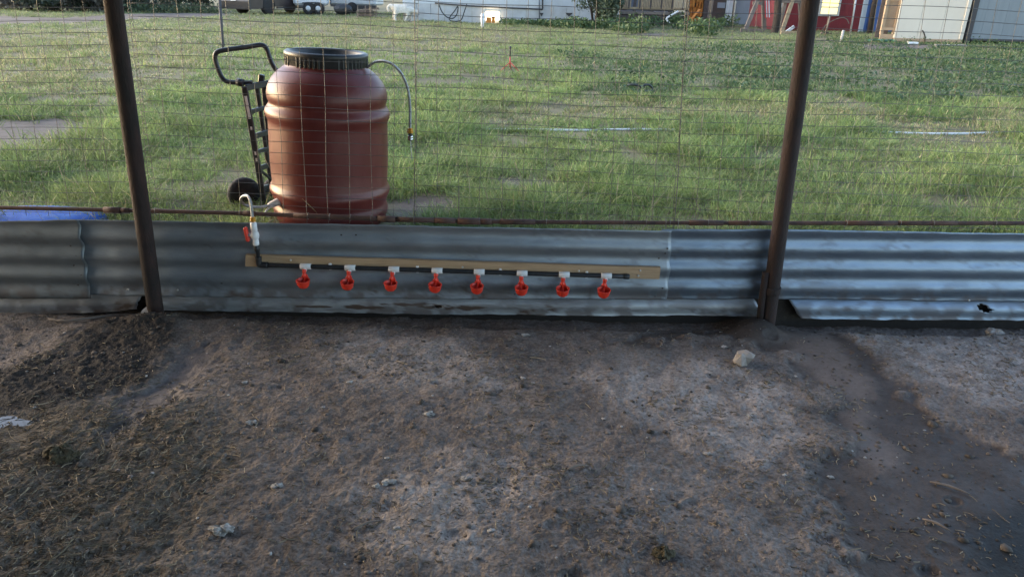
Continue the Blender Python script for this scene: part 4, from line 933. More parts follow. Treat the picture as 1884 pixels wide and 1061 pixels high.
def lumps(name, n, smin, smax, tonefn, label, cat, wfn):
    ico = np.array([(0, 0, 1), (.9, 0, .3), (.28, .85, .3), (-.72, .53, .3), (-.72, -.53, .3), (.28, -.85, .3), (.72, .53, -.3), (-.28, .85, -.3), (-.9, 0, -.3), (-.28, -.85, -.3), (.72, -.53, -.3), (0, 0, -1)])
    fcs = np.array([(0, 1, 2), (0, 2, 3), (0, 3, 4), (0, 4, 5), (0, 5, 1), (1, 6, 2), (2, 7, 3), (3, 8, 4), (4, 9, 5), (5, 10, 1), (6, 7, 2), (7, 8, 3), (8, 9, 4), (9, 10, 5), (10, 6, 1)])
    xs = (rng.random(n) * 2 - 1) * 3; ys = 1.2 + rng.random(n) * 1.95
    k = rng.random(n) < wfn(xs, ys); xs, ys = xs[k], ys[k]; n = len(xs); zs = ground_z(xs, ys)
    S = smin + (smax - smin) * rng.random(n) ** 3
    V = ico[None] * (0.7 + 0.6 * rng.random((n, 12, 1))) * (S[:, None] * (0.6 + 0.8 * rng.random((n, 3))) * np.array([1, 1, .6]))[:, None, :] + np.stack([xs, ys, zs + S * .15], 1)[:, None, :]
    Fq = (fcs[None] + (np.arange(n) * 12)[:, None, None]).reshape(-1, 3)
    o = npmesh(name, V.reshape(-1, 3), Fq, M['clod'], np.repeat(tonefn(n, xs, ys), 12, 0), False, 'stuff'); tag(o, label, cat, kind='stuff')
def wcl(x, y):
    d, w_, p, h, t_ = ground_fields(x, y); return np.clip(.25 + .5 * sstep(.45, .65, fbm(x, y, 4, 3, 121)) + .6 * d + .3 * h - .12 * w_ * (fbm(x, y, 5, 3, 122) < .5) - .4 * t_, 0.02, 1)
lumps('soil_clods', 16000, .002, .009, lambda n, x, y: np.array([.150, .122, .104]) * (.45 + .9 * rng.random((n, 1))) * (1 - .55 * np.maximum(ground_fields(x, y)[0], ground_fields(x, y)[1] * .7))[:, None], 'crumbs and clods of dark soil and dung over the pen floor', 'soil', wcl)
lumps('dung_lumps', 420, .006, .019, lambda n, x, y: np.array([.075, .060, .048]) * (.5 + 1.0 * rng.random((n, 1))), 'dark droppings and lumps of dung trodden over the pen floor', 'dung', lambda x, y: .25 + .6 * sstep(.5, .65, fbm(x, y, 2.5, 3, 141)))
lumps('gravel', 900, .002, .0065, lambda n, x, y: np.array([.33, .31, .29]) * (.6 + .7 * rng.random((n, 1))), 'tiny pale stones and chips trodden into the pen floor', 'gravel', lambda x, y: np.full(x.shape, .6))

# ================================================================== FAR YARD
def gp(px, py): return atZ(px, py, FZ)
def pxm(p): return (p - CAM).dot(fwd) / F         # metres per photograph pixel at that distance
def slab(mb, pa, pb, h0, h1, depth, bev=0):
    """upright box between two ground points, from height h0 to h1 above the field, going back by depth"""
    a = Vector((pa.x, pa.y, 0)); b = Vector((pb.x, pb.y, 0)); d = (b - a).normalized(); n = Vector((-d.y, d.x, 0))
    rot = Matrix((d, n, Vector((0, 0, 1)))).transposed(); c_ = (a + b) / 2 + n * depth / 2 + Vector((0, 0, FZ + (h0 + h1) / 2))
    return mb.box(c_, ((b - a).length, depth, h1 - h0), rot, bev)
def face_pt(pa, pb, px, py, off=0.0):             # where a sight line meets the upright face through two ground points
    d = (Vector((pb.x, pb.y, 0)) - Vector((pa.x, pa.y, 0))).normalized(); n = Vector((-d.y, d.x, 0)); r = ray(px, py)
    p = CAM + r * ((Vector((pa.x, pa.y, 0)) - CAM).dot(n) / r.dot(n)); return p - n * off

# --- long white house
ha, hb = gp(742, 39.5), gp(1138, 46.5)
t = thing('mobile_home', (ha + hb) / 2, 'long white house wall with pale broken skirting behind the dog and bush', 'house')
mb = MB(); slab(mb, ha, hb, 0.72, 3.6, 4.5); mb.build('wall', M['siding'], t)
n_ = 16; 
for i in range(n_):
    a = ha.lerp(hb, i / n_ + .0008); b = ha.lerp(hb, (i + 1) / n_ - .0008)
    mb = MB(); slab(mb, a, b, -.1, .715, .05); mb.build('skirting_panel', M['skirt'], t)
mb = MB(); slab(mb, ha + Vector((-.2, -.3, 0)), hb + Vector((.2, -.3, 0)), 3.6, 3.75, 5.1); mb.build('roof', M['roofin'], t)
pts = [face_pt(ha, hb, x, y, .06) for x, y in ((800, 6), (860, 11), (940, 15), (998, 17.5))]
MB().tube(pts, .03, 6).build('conduit', M['darktrim'], t)
MB().tube([face_pt(ha, hb, 998, 17.5, .06), face_pt(ha, hb, 998, -60, .06)], .03, 6).build('conduit', M['darktrim'], t)
MB().tube([face_pt(ha, hb, 992, -40, .05), face_pt(ha, hb, 992, 42, .05)], .025, 6).build('conduit', M['greydoor'], t)
# dark triangles standing for shade inside the skirting's broken corners
for x0, x1, y0, y1 in ((993, 1000, 24, 31), (1040, 1054, 24, 31)):
    mb = MB(); a, b, c_ = face_pt(ha, hb, x0, y0, .03), face_pt(ha, hb, x1, y0 + .3, .03), face_pt(ha, hb, x0 + (x1 - x0) * .45, y1, .03)
    mb.add([a, b, c_, a + Vector((0, .02, 0)), b + Vector((0, .02, 0)), c_ + Vector((0, .02, 0))], [(0, 2, 1), (3, 4, 5), (0, 1, 4, 3), (1, 2, 5, 4), (2, 0, 3, 5)]); mb.build('broken_corner_shade', M['darktrim'], t)
# hatch whose emissive pane stands in for a sun glint
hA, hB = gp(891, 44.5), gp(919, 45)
t = thing('glint_hatch', (hA + hB) / 2, 'small hatch low on the white house wall, glowing in place of a sun glint', 'hatch')
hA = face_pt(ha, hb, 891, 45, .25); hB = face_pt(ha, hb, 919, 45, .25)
mb = MB(); slab(mb, hA, hB, .10, .44, .06); mb.build('pane', M['glintwhite'], t)
mb = MB(); slab(mb, hA - Vector((.05, .03, 0)), hA + Vector((.02, -.03, 0)), 0, .5, .10); slab(mb, hB - Vector((.02, .03, 0)), hB + Vector((.05, -.03, 0)), 0, .5, .10); slab(mb, hA - Vector((.05, .03, 0)), hB + Vector((.05, -.03, 0)), .5, .55, .10); mb.build('frame', M['frame'], t)
mb = MB(); q = hA.lerp(hB, .28); slab(mb, q + Vector((-.12, -.05, 0)), q + Vector((.10, -.05, 0)), 0.0, .22, .05); q = hA.lerp(hB, .55); slab(mb, q + Vector((-.06, -.05, 0)), q + Vector((.08, -.05, 0)), 0.0, .27, .05); mb.build('box_in_front', M['firewood'], t)  # boxes take the orange wood colour to carry the warm glow
p = gp(887.5, 53); tag(MB().tube([p, p + Vector((0, 0, 26 * pxm(p)))], 3.0 * pxm(p), 12).build('pipe_stub', M['white'], None, origin=p), 'white plastic pipe standing upright before the hatch with the glint', 'pipe')

# --- grey-blue cupboard, cooler, hoses by the house
def simple_box(name, x0, x1, y, h, depth, m, label, cat, bev=.03, group=None):
    a, b = gp(x0, y), gp(x1, y + (x1 - x0) * .02); t = thing(name, (a + b) / 2, label, cat, group); mb = MB(); slab(mb, a, b, 0, h, depth, bev); return t, a, b, mb
t, a, b, mb = simple_box('metal_cupboard', 753, 800, 38.5, 2.1, .9, M['greydoor'], 'tall grey-blue metal cupboard behind the white dog', 'cupboard')
mb.build('body', M['greydoor'], t)
for i in range(9):
    q0, q1 = a.lerp(b, .02 + i * .065), a.lerp(b, .05 + i * .065); mb = MB(); slab(mb, q0 + Vector((0, -.04, 0)), q1 + Vector((0, -.04, 0)), .1, 2.0, .035); mb.build('rib', M['lightclad'], t)
t, a, b, mb = simple_box('cool_box', 783, 797, 38.5, .28, .35, M['white'], 'small white cool box at the foot of the grey-blue cupboard', 'cool box'); 
a.y -= .5; b.y -= .5; mb = MB(); slab(mb, a, b, 0, .24, .35, .03); mb.build('body', M['white'], t); mb = MB(); slab(mb, a + Vector((-.02, -.02, 0)), b + Vector((.02, -.02, 0)), .245, .30, .39, .02); mb.build('lid', M['trailer'], t)
pts = [face_pt(ha, hb, x, y, .4) for x, y in ((806, 5), (812, 20), (820, 30), (832, 34), (840, 26), (842, 12), (836, 20), (826, 36), (846, 38), (854, 20), (858, 8))]
tag(MB().tube(catmull(pts, 5), .025, 6).build('garden_hose', M['black'], None, origin=pts[0]), 'tangled dark hose hung on the white house wall', 'hose')

# --- white dog
dg = gp(741, 40); s = pxm(dg)
def dp(x, y, o=0): return Vector(((x - 741) * s, o, (40 - y) * s))
def skin_figure(name, nodes, edges, m, root_i=0, sub=2):
    me = bpy.data.meshes.new(name); me.from_pydata([n[0] for n in nodes], edges, []); o = bpy.data.objects.new(name, me); COL.objects.link(o)
    o.modifiers.new('skin', 'SKIN'); sl = me.skin_vertices[0].data
    for i, n in enumerate(nodes): sl[i].radius = (n[1], n[1] * (n[2] if len(n) > 2 else 1)); sl[i].use_root = (i == root_i)
    sb = o.modifiers.new('sub', 'SUBSURF'); sb.levels = sub; sb.render_levels = sub; me.materials.append(m); return o
nodes = [(dp(729, 17.5), 7.4 * s), (dp(742, 17.5), 7.6 * s), (dp(754, 18.5), 7.0 * s), (dp(760.5, 19.5), 5.6 * s), (dp(766, 22.5), 4.4 * s), (dp(770.5, 27), 2.4 * s),
         (dp(721, 14), 4.2 * s), (dp(717, 13), 3.4 * s), (dp(714.5, 18), 2.8 * s), (dp(716, 24), 1.6 * s),
         (dp(727, 25, 3 * s), 4.2 * s), (dp(723.5, 32, 3 * s), 2.2 * s), (dp(725.5, 39, 3 * s), 1.9 * s),
         (dp(731, 25, -3 * s), 4.4 * s), (dp(727, 32, -3 * s), 2.3 * s), (dp(729, 40, -3 * s), 2.0 * s),
         (dp(752, 27, -3 * s), 3.2 * s), (dp(749, 33, -3 * s), 2.1 * s), (dp(745.5, 40, -3 * s), 1.9 * s),
         (dp(755, 27, 3 * s), 3.2 * s), (dp(757, 33, 3 * s), 2.1 * s), (dp(758, 40, 3 * s), 1.9 * s)]
edges = [(0, 1), (1, 2), (2, 3), (3, 4), (4, 5), (0, 6), (6, 7), (7, 8), (8, 9), (0, 10), (10, 11), (11, 12), (0, 13), (13, 14), (14, 15), (2, 16), (16, 17), (17, 18), (2, 19), (19, 20), (20, 21)]
dog = thing('dog', dg, 'shaggy white dog walking on the grass with its head low', 'dog')
o = skin_figure('body', nodes, edges, M['fur'], 1); o.parent = dog
for sgn in (-1, 1):
    mb = MB(); q = dg + dp(764, 19, sgn * 3.2 * s); mb.blob(q, (1.3 * s, .7 * s, 2.2 * s), (8, 6), .05, 3); mb.build('ear', M['fur'], dog)
    MB().blob(dg + dp(767.6, 22, sgn * 2.2 * s), (.5 * s, .4 * s, .5 * s), (6, 5), 0, 3).build('eye', M['black'], dog)
MB().blob(dg + dp(771.6, 27, 0), (.8 * s, .8 * s, .7 * s), (8, 6), 0, 2).build('nose', M['black'], dog)

# --- pickup truck (its front to the left of view, the side running back)
fl, fr = gp(400, 27.5), gp(468, 28.5)
tk = thing('pickup_truck', (fl + fr) / 2, 'dark pickup truck parked at the far left of the white trailer', 'truck')
cen = gp(436, 27); ang = R(-64)                                # heading of the truck's long axis
def tkp(l, wd, h):   # l back from the nose, wd across
    d = Vector((math.cos(R(64)), math.sin(R(64)), 0)); n = Vector((math.sin(R(64)), -math.cos(R(64)), 0)) * 1.0
    return Vector((cen.x, cen.y, FZ)) + d * l + n * wd + Vector((0, 0, h))
def prism(profile, w0, w1, m, name, parent):
    mb = MB(); k = len(profile); mb.add([tkp(l, w0, h) for l, h in profile] + [tkp(l, w1, h) for l, h in profile], [tuple(range(k))[::-1], tuple(range(k, 2 * k))] + [(i, (i + 1) % k, k + (i + 1) % k, k + i) for i in range(k)]); return mb.build(name, m, parent)
body = [(0.0, .50), (0.02, 1.05), (.25, 1.15), (1.6, 1.22), (5.6, 1.25), (5.65, .55), (4.98, .42), (4.88, .72), (4.55, .86), (4.22, .72), (4.12, .36), (1.63, .36), (1.53, .72), (1.2, .86), (.87, .72), (.77, .30), (0.02, .26)]
prism(body, -.95, .95, M['truckpaint'], 'body', tk)
prism([(1.7, 1.22), (2.5, 1.85), (3.7, 1.88), (3.95, 1.25)], -.82, .82, M['truckpaint'], 'cab', tk)
prism([(1.95, 1.40), (2.52, 1.80), (3.6, 1.82), (3.75, 1.36)], -.83, .83, M['glass'], 'side_glass', tk)
prism([(-.08, .24), (-.12, .60), (0.0, .74), (0.0, .24)], -.97, .97, M['steelblack'], 'bumper', tk)
prism([(-.02, .78), (-.03, 1.02), (0.02, 1.04), (0.02, .78)], -.55, .55, M['glass'], 'grille', tk)
prism([(-.15, .62), (-.15, .72), (-.125, .72), (-.125, .62)], -.15, .15, M['white'], 'number_plate', tk)
for sg in (-1, 1): prism([(-.03, .84), (-.03, 1.02), (.08, 1.02), (.08, .84)], sg * .93 if sg < 0 else .60, -.60 if sg < 0 else .93, M['chrome'], 'headlight', tk)
prism([(1.7, .28), (1.7, .35), (4.1, .35), (4.1, .28)], .93, 1.05, M['steelblack'], 'running_board', tk)
ax = (tkp(0, 1, 0) - tkp(0, 0, 0)).normalized()
for l in (1.2, 4.55):
    for sg in (-1, 1):
        c0 = tkp(l, sg * .84, .39); wh = bpy.data.objects.new('wheel', None); COL.objects.link(wh); wh.parent = tk; wh.location = c0 - tk.location; wh.empty_display_size = .1
        MB().lathe(c0 - ax * .13, ax, [(.24, 0), (.37, .01), (.395, .05), (.395, .21), (.37, .25), (.24, .26)], 24).build('tyre', M['rubber'], wh)
        mb = MB(); mb.lathe(c0 - ax * .11, ax, [(.05, 0), (.24, .01), (.24, .21), (.05, .23)], 18); mb.build('rim', M['rim'], wh)

# --- travel trailer
ta, tb = gp(541, 27), gp(603, 28)
t = thing('travel_trailer', (ta + tb) / 2, 'white travel trailer with twin wheels parked beside the dark truck', 'trailer')
s = pxm(ta)
mb = MB(); slab(mb, ta, tb, .42, 3.0, 2.4, .12); mb.build('body', M['trailer'], t)
mb = MB(); slab(mb, ta + Vector((.1, -.02, 0)), tb + Vector((-.1, -.02, 0)), .86, .92, .03); mb.build('stripe', M['greydoor'], t)
MB().tube([face_pt(ta, tb, x, y, .03) for x, y in ((556, 6), (565, 5), (580, 5), (592, 8))], .025, 6).build('trim_line', M['darktrim'], t)
mb = MB(); slab(mb, ta + Vector((.3, -.03, 0)), tb + Vector((-.2, -.03, 0)), .34, .44, .2); mb.build('sill', M['darktrim'], t)
for px in (569, 587):
    c0 = face_pt(ta, tb, px, 27, .02); c0.z = FZ + .30; wh = bpy.data.objects.new('wheel', None); COL.objects.link(wh); wh.parent = t; wh.location = c0 - t.location; wh.empty_display_size = .1
    MB().lathe(c0 + Vector((0, .1, 0)), (0, -1, 0), [(.18, 0), (.29, .01), (.30, .03), (.30, .17), (.28, .2), (.18, .2)], 22).build('tyre', M['rubber'], wh)
    MB().lathe(c0 + Vector((0, .1, 0)), (0, -1, 0), [(.03, .0), (.18, .05), (.18, .19), (.05, .215)], 16).build('rim', M['trailer'], wh)
mb = MB(); mb.bar(gp(603, 28) + Vector((0, .8, .45)), gp(616, 28) + Vector((0, .8, .42)), .1, .1); mb.build('hitch', M['darktrim'], t)
# second pale box trailer behind
ta2, tb2 = gp(606, 25), gp(692, 27)
t = thing('utility_trailer', (ta2 + tb2) / 2, 'white box trailer partly hidden behind the dark covered grill', 'trailer')
mb = MB(); slab(mb, ta2, tb2, .45, 2.6, 2.0, .08); mb.build('body', M['trailer'], t)
mb = MB(); slab(mb, ta2.lerp(tb2, .03) + Vector((0, -.02, 0)), ta2.lerp(tb2, .06) + Vector((0, -.02, 0)), .45, 2.5, .03); mb.build('corner_strip', M['greydoor'], t)
mb = MB(); slab(mb, ta2.lerp(tb2, .1), tb2, .25, .45, .2); mb.build('chassis', M['darktrim'], t)
c0 = ta2.lerp(tb2, .5); c0.z = FZ + .30; MB().lathe(c0 + Vector((0, .1, 0)), (0, -1, 0), [(.05, 0), (.29, .01), (.30, .15), (.05, .2)], 20).build('wheel', M['rubber'], t)
# dark covered grill
p = gp(632, 29)
s = pxm(p); t = thing('covered_grill', p, 'dark rounded covered grill standing between trailer and timber pile', 'grill')
MB().blob(p + Vector((0, 0, 10.5 * s)), (18 * s, 8 * s, 9.5 * s), (20, 12), .05, 4).build('cover', M['steelblack'], t)
for dx in (-12, 12): MB().tube([p + Vector((dx * s, 0, 0)), p + Vector((dx * s, 0, 5 * s))], 1.2 * s, 8).build('leg', M['steelblack'], t)
# timber pile on pallets
p = gp(680, 32); s = pxm(p); t = thing('timber_pile', p, 'untidy pile of brown boards and frames left of the white dog', 'timber pile')
for i in range(14):
    rr = random.Random(40 + i); a = p + Vector((rr.uniform(-24, -8) * s, rr.uniform(-.5, .5), (1.5 + i * .95) * s)); b = a + Vector((rr.uniform(22, 34) * s, rr.uniform(-.5, .5), rr.uniform(-2, 2) * s))
    MB().bar(a, b, 3 * s, 1.6 * s).build('plank', M['deckdark'] if i % 3 else M['timber'], t)
for dx in (-18, -4, 6, 16):
    MB().bar(p + Vector((dx * s, -.6, 0)), p + Vector((dx * s + 2 * s, -.6, 20 * s)), 1.4 * s, 1.4 * s).build('upright', M['timber'], t)
# striped seat cloth above the pile
# --- bush
def bush(name, p, rx, rz, n, size, cols, label, cat, seed, group=None, stems=6, squash=1.0):
    t = thing(name, p, label, cat, group); rr = random.Random(seed); cs = []; rs = []
    for i in range(14):
        a = rr.uniform(0, 6.28); q = rr.random() ** .5 * .65; zz = rr.uniform(.18, .85); cs.append((p.x + math.cos(a) * q * rx, p.y + math.sin(a) * q * rx * .8, p.z + zz * rz)); k = rr.uniform(.25, .42); rs.append((k * rx, k * rx, k * rz * .62))
    V, Fq, tn = leaf_cloud(cs, rs, n, size, cols, seed=seed); V = V - np.array(p)
    npmesh('foliage', V, Fq, M['leaf'], tn, parent=t)
    mb = MB()
    for i in range(stems):
        c_ = Vector(cs[i]); mb.tube([p + Vector((rr.uniform(-.1, .1), 0, -.05)), p.lerp(c_, .5) + Vector((0, 0, .1)), c_], [.035 * rz / 1.5, .025 * rz / 1.5, .01], 6)
    mb.build('stems', M['bark'], t); return t
p = gp(1097, 50)
bush('bush', p, 58 * pxm(p), 2.7, 9500, .06, ((.035, .055, .035), (.115, .145, .088)), 'loose grey-green bush growing against the white house wall', 'bush', 31)

# --- deck with railings
da, db = gp(1133, 45.5), gp(1262, 48)
t = thing('wooden_deck', (da + db) / 2, 'raised timber deck with pale railings right of the bush', 'deck')
for i in range(9):
    k = i / 8; q = da.lerp(db, k); MB().bar(q + Vector((0, .05, 0)), q + Vector((0, .05, 2.4 if i % 2 == 0 else .5)), .12, .12).build('deck_post', M['deckdark'], t)
for h, hh in ((.10, .20), (.34, .20)):
    mb = MB(); slab(mb, da, db, h - .1, h + hh - .12, .05); mb.build('skirt_board', M['deckdark'], t)
mb = MB(); slab(mb, da + Vector((-.1, -.06, 0)), db + Vector((.1, -.06, 0)), .45, .56, 3.0); mb.build('deck_floor', M['timber'], t)
for h in (.66, 1.32):
    mb = MB(); slab(mb, da + Vector((0, -.02, 0)), db + Vector((0, -.02, 0)), h, h + .09, .05); mb.build('rail', M['decklight'], t)
bal = None
for i in range(46):
    q = da.lerp(db, (i + .5) / 46)
    if 8 < i < 13: continue
    m_ = M['decklight'] if i % 7 else M['deckdark']
    mb = MB(); mb.box(q + Vector((0, -.045, 1.02)), (.045, .03, .66)); mb.build('baluster', m_, t)
wa_, wb_ = da + Vector((0, 3.0, 0)), db + Vector((0, 3.0, 0))
t2 = thing('deck_shed', (wa_ + wb_) / 2, 'weathered brown and blue boarded shed behind the deck railings', 'shed')
cols_ = [mat('boards_reddish', (.17, .085, .07), .8, 0, (.12, .06, .05), 6), M['timber'], M['greydoor'], M['deckdark']]
for i in range(22):
    a, b = wa_.lerp(wb_, i / 22 + .001), wa_.lerp(wb_, (i + 1) / 22 - .001)
    mb = MB(); slab(mb, a, b, 0, 2.8, .06); mb.build('plank', cols_[0] if i < 6 else (cols_[1] if i == 6 or i == 10 else (cols_[2] if i < 10 else cols_[3])), t2)
mb = MB(); slab(mb, wa_ + Vector((0, .07, 0)), wb_ + Vector((0, .07, 0)), 0, 2.75, 2.0); mb.build('core', M['deckdark'], t2)
# bent white tube by the deck
pts = [atY(x, y, da.y - .6) for x, y in ((1248, 21), (1238, 27), (1228, 33), (1227, 37), (1232, 44))]
tag(MB().tube(catmull(pts, 4), .045, 8).build('bent_tube', M['white'], None, origin=pts[-1]), 'bent white tube leaning against the deck skirting', 'tube')
# firewood stacked in a dark frame
fa, fb = gp(1262, 46), gp(1291, 46.5)
t = thing('firewood_rack', (fa + fb) / 2, 'dark rack full of split firewood coloured orange as if sunlit right of the deck', 'firewood rack')
mb = MB(); slab(mb, fb, fb + Vector((.22, 0, 0)), 0, 2.3, .5); mb.build('side_panel', M['deckdark'], t)
mb = MB(); slab(mb, fa + Vector((0, .45, 0)), fb + Vector((0, .45, 0)), 0, 2.3, .05); mb.build('back_panel', M['deckdark'], t)
rr = random.Random(3); L_ = (fb - fa).length
for i in range(70):
    q = fa.lerp(fb, rr.uniform(.05, .95)) + Vector((0, rr.uniform(.0, .3), rr.uniform(.1, 1.55))); d = Vector((rr.uniform(-.25, .25), rr.uniform(-.1, .1), 1)).normalized()
    MB().bar(q - d * .18, q + d * .18, .07, .06, 0, (0, 1, 0)).build('log', M['firewood'], t)
tag(MB().bar(gp(1258, 49) + Vector((0, -.3, 0)), gp(1268, 48) + Vector((.35, -.2, .7)), .11, .05).build('plank', M['firewood'], None, origin=gp(1258, 49)), 'yellow-orange split plank leaning on the firewood rack', 'plank')
# fence bits beyond
# --- brown door panel, white post, blue-grey building
pa, pb = gp(1308, 45), gp(1335, 45.5)
t = thing('brown_cabin', (pa + pb) / 2, 'narrow brown boarded hut with a small pale sign right of the firewood', 'hut')
mb = MB(); slab(mb, pa, pb, 0, 2.4, 1.2); mb.build('wall', M['brownpanel'], t)
mb = MB(); slab(mb, pa.lerp(pb, .28) + Vector((0, -.03, 0)), pa.lerp(pb, .8) + Vector((0, -.03, 0)), .75, 1.0, .02); mb.build('pale_sign', M['lightclad'], t)
pa, pb = gp(1337, 46), gp(1347, 46)
t = thing('white_gate_post', (pa + pb) / 2, 'tall white post with a dark edge beside the brown hut', 'post')
mb = MB(); slab(mb, pa, pa.lerp(pb, .7), 0, 2.6, .2); mb.build('post', M['trailer'], t)
mb = MB(); slab(mb, pa.lerp(pb, .72), pb, 0, 2.6, .2); mb.build('dark_edge', M['darktrim'], t)
la, lb = gp(1349, 47), gp(1440, 49)
la = back(la, 1.5); lb = back(lb, 1.5)
t = thing('metal_building', (la + lb) / 2, 'pale blue-grey metal building behind the swing frame', 'building')
for i in range(14):
    a, b = la.lerp(lb, i / 14 + .001), la.lerp(lb, (i + 1) / 14 - .001); mb = MB(); slab(mb, a, b, 0, 3.2, .06); mb.build('cladding_panel', M['lightclad'], t)
mb = MB(); slab(mb, la + Vector((0, .07, 0)), lb + Vector((0, .07, 0)), 0, 3.15, 4); mb.build('wall', M['lightclad'], t)
mb = MB(); slab(mb, la + Vector((-.2, -.2, 0)), lb + Vector((.2, -.2, 0)), 3.2, 3.35, 4.6); mb.build('roof', M['roofin'], t)
# bucket and junk along there
p = gp(1313, 47); s = pxm(p); t = thing('water_tub', p, 'pale blue tub standing in front of the brown hut', 'tub'); MB().lathe(p, (0, 0, 1), [(5 * s, 0), (7 * s, 7 * s), (7.5 * s, 8.5 * s), (6.6 * s, 8.5 * s), (5 * s, 1 * s), (.5 * s, 1 * s)], 20).build('shell', M['lightclad'], t)
p = gp(1330, 50); s = pxm(p); t = thing('junk_heap', p, 'small heap of white and dark scrap beside the pale blue tub', 'scrap heap')
for i in range(7):
    rr = random.Random(60 + i); MB().box(p + Vector((rr.uniform(-9, 9) * s, rr.uniform(-.3, .3), rr.uniform(1, 5) * s)), (rr.uniform(3, 8) * s, rr.uniform(2, 5) * s, rr.uniform(1.2, 3) * s), Matrix.Rotation(rr.uniform(-.5, .5), 3, 'Y'), .3 * s).build('scrap_piece', (M['trailer'], M['concrete'], M['steelblack'])[i % 3], t)
# --- swing frame
YSW = gp(1420, 58).y
t = thing('swing_frame', gp(1420, 58), 'timber swing set frame with slanted legs before the blue-grey building', 'swing set')
for i, (x0, y0, x1, y1, w_, d0, d1, m_) in enumerate(((1400, -14, 1371, 56, 6.5, .0, -.5, 'timber'), (1404, -14, 1406, 60, 7, 0, .1, 'timber'), (1449, -10, 1430, 60, 6, .1, -.2, 'timber'), (1462, -10, 1437, 63, 6, 0, -.5, 'decklight'), (1471, -10, 1474, 62, 6, 0, .3, 'timber'))):
    a, b = atY(x0, y0, YSW + d0), atY(x1, y1, YSW + d1); b.z = max(b.z, FZ - .05); MB().bar(b, a + (a - b) * .5, w_ * pxm(a), w_ * pxm(a), 0, (0, 1, 0)).build('leg', M[m_], t)
for x0, x1, y in ((1385, 1402, 6), (1438, 1472, 3)): MB().bar(atY(x0, y, YSW - .1), atY(x1, y + .5, YSW - .1), .08, .12).build('cross_piece', M['timber'], t)
MB().bar(atY(1395, -45, YSW), atY(1475, -43, YSW), .14, .14).build('top_beam', M['timber'], t)
a, b = atY(1412, -12, YSW - .15), atY(1413, 34, YSW - .15); s = pxm(a)
tb_ = thing('hanging_cloth', b, 'red and white striped cloth hanging on the swing frame', 'cloth')
for i in range(5):
    o_ = Vector(((i - 2) * 2.2 * s, .01 * math.sin(i * 2), 0)); MB().bar(a + o_, b + o_ + Vector((0, 0, .03 * (i % 2))), 2.0 * s, .02, 0, (0, 1, 0)).build('stripe', M['banner'] if i % 2 == 0 else M['trailer'], tb_)
p = gp(1424, 62); s = pxm(p)
tag(MB().tube(catmull([p + Vector((0, 0, -.1)), p + Vector((.03, 0, .5)), p + Vector((-.03, 0, 1.3)), p + Vector((.02, 0, 2.6))], 5), [7 * s - i * .06 * s for i in range(16)], 12).build('rough_log_post', M['bark'], None, origin=p), 'dark rough log post standing beside the striped cloth', 'log post')
for x0, x1, y, m_, lab in ((1362, 1405, 58.5, 'timber', 'grey ground beam lying below the left swing legs'), (1436, 1476, 63.5, 'decklight', 'tan ground beam lying below the right swing legs')):
    a, b = gp(x0, y), gp(x1, y + 1); tag(MB().bar(a + Vector((0, 0, .05)), b + Vector((0, 0, .05)), .12, .12).build('ground_beam', M[m_], None, origin=a), lab, 'beam')
a = gp(1445, 61); pts = [atY(x, y, a.y) for x, y in ((1446, 60), (1454, 55), (1461, 49))]; tag(MB().bar(pts[0], pts[2], .10, .10).build('white_plank', M['trailer'], None, origin=pts[0]), 'white plank leaning between the right swing legs', 'plank')
# --- red barn
ra, rb = gp(1428, 60), gp(1579, 63.5); ra = back(ra, 2.2); rb = back(rb, 2.2)
t = thing('red_barn', (ra + rb) / 2, 'dark red barn with a window glowing yellow like reflected sun behind the right post', 'barn')
for i in range(18):
    a, b = ra.lerp(rb, i / 18 + .0008), ra.lerp(rb, (i + 1) / 18 - .0008); mb = MB(); slab(mb, a, b, 0, 3.3, .06); mb.build('board', M['redbarn'], t)
mb = MB(); slab(mb, ra + Vector((0, .065, 0)), rb + Vector((0, .065, 0)), 0, 3.28, 4.5); mb.build('wall', M['redbarn'], t)
mb = MB(); slab(mb, ra + Vector((-.25, -.25, 0)), rb + Vector((.25, -.25, 0)), 3.3, 3.5, 5.2); mb.build('roof', M['roofin'], t)
mb = MB(); slab(mb, ra + Vector((-.02, -.03, 0)), ra.lerp(rb, .03) + Vector((0, -.03, 0)), 0, 3.28, .08); mb.build('corner_board', M['trailer'], t)
mb = MB(); slab(mb, ra.lerp(rb, .985) + Vector((0, -.03, 0)), rb + Vector((.02, -.03, 0)), 0, 3.28, .08); mb.build('corner_board', M['trailer'], t)
wl0, wl1 = face_pt(ra, rb, 1508, 27, .05), face_pt(ra, rb, 1538, 27.5, .05); wz0 = wl0.z - FZ; wz1 = wz0 + 34 * pxm(wl0)
wd = bpy.data.objects.new('window', None); COL.objects.link(wd); wd.parent = t; wd.location = wl0 - t.location; wd.empty_display_size = .1
mb = MB(); slab(mb, wl0, wl1, wz0 + .03, wz1, .02); mb.build('pane', M['glintpane'], wd)
mb = MB(); slab(mb, wl0 + Vector((-.09, -.04, 0)), wl0 + Vector((.0, -.04, 0)), wz0 - .06, wz1 + .08, .06); slab(mb, wl1 + Vector((.0, -.04, 0)), wl1 + Vector((.09, -.04, 0)), wz0 - .06, wz1 + .08, .06); slab(mb, wl0 + Vector((.0, -.04, 0)), wl1 + Vector((.0, -.04, 0)), wz0 - .06, wz0 + .03, .06); slab(mb, wl0 + Vector((.0, -.04, 0)), wl1 + Vector((.0, -.04, 0)), wz1, wz1 + .08, .06); mb.build('frame', M['frame'], wd)
hm = (wz0 + wz1) / 2 - .12
mb = MB(); slab(mb, wl0 + Vector((0, -.03, 0)), wl1 + Vector((0, -.03, 0)), hm, hm + .05, .04); mb.build('glazing_bar', M['frame'], wd)
a, b = face_pt(ra, rb, 1570, 0, .25), face_pt(ra, rb, 1560, 60, .25)
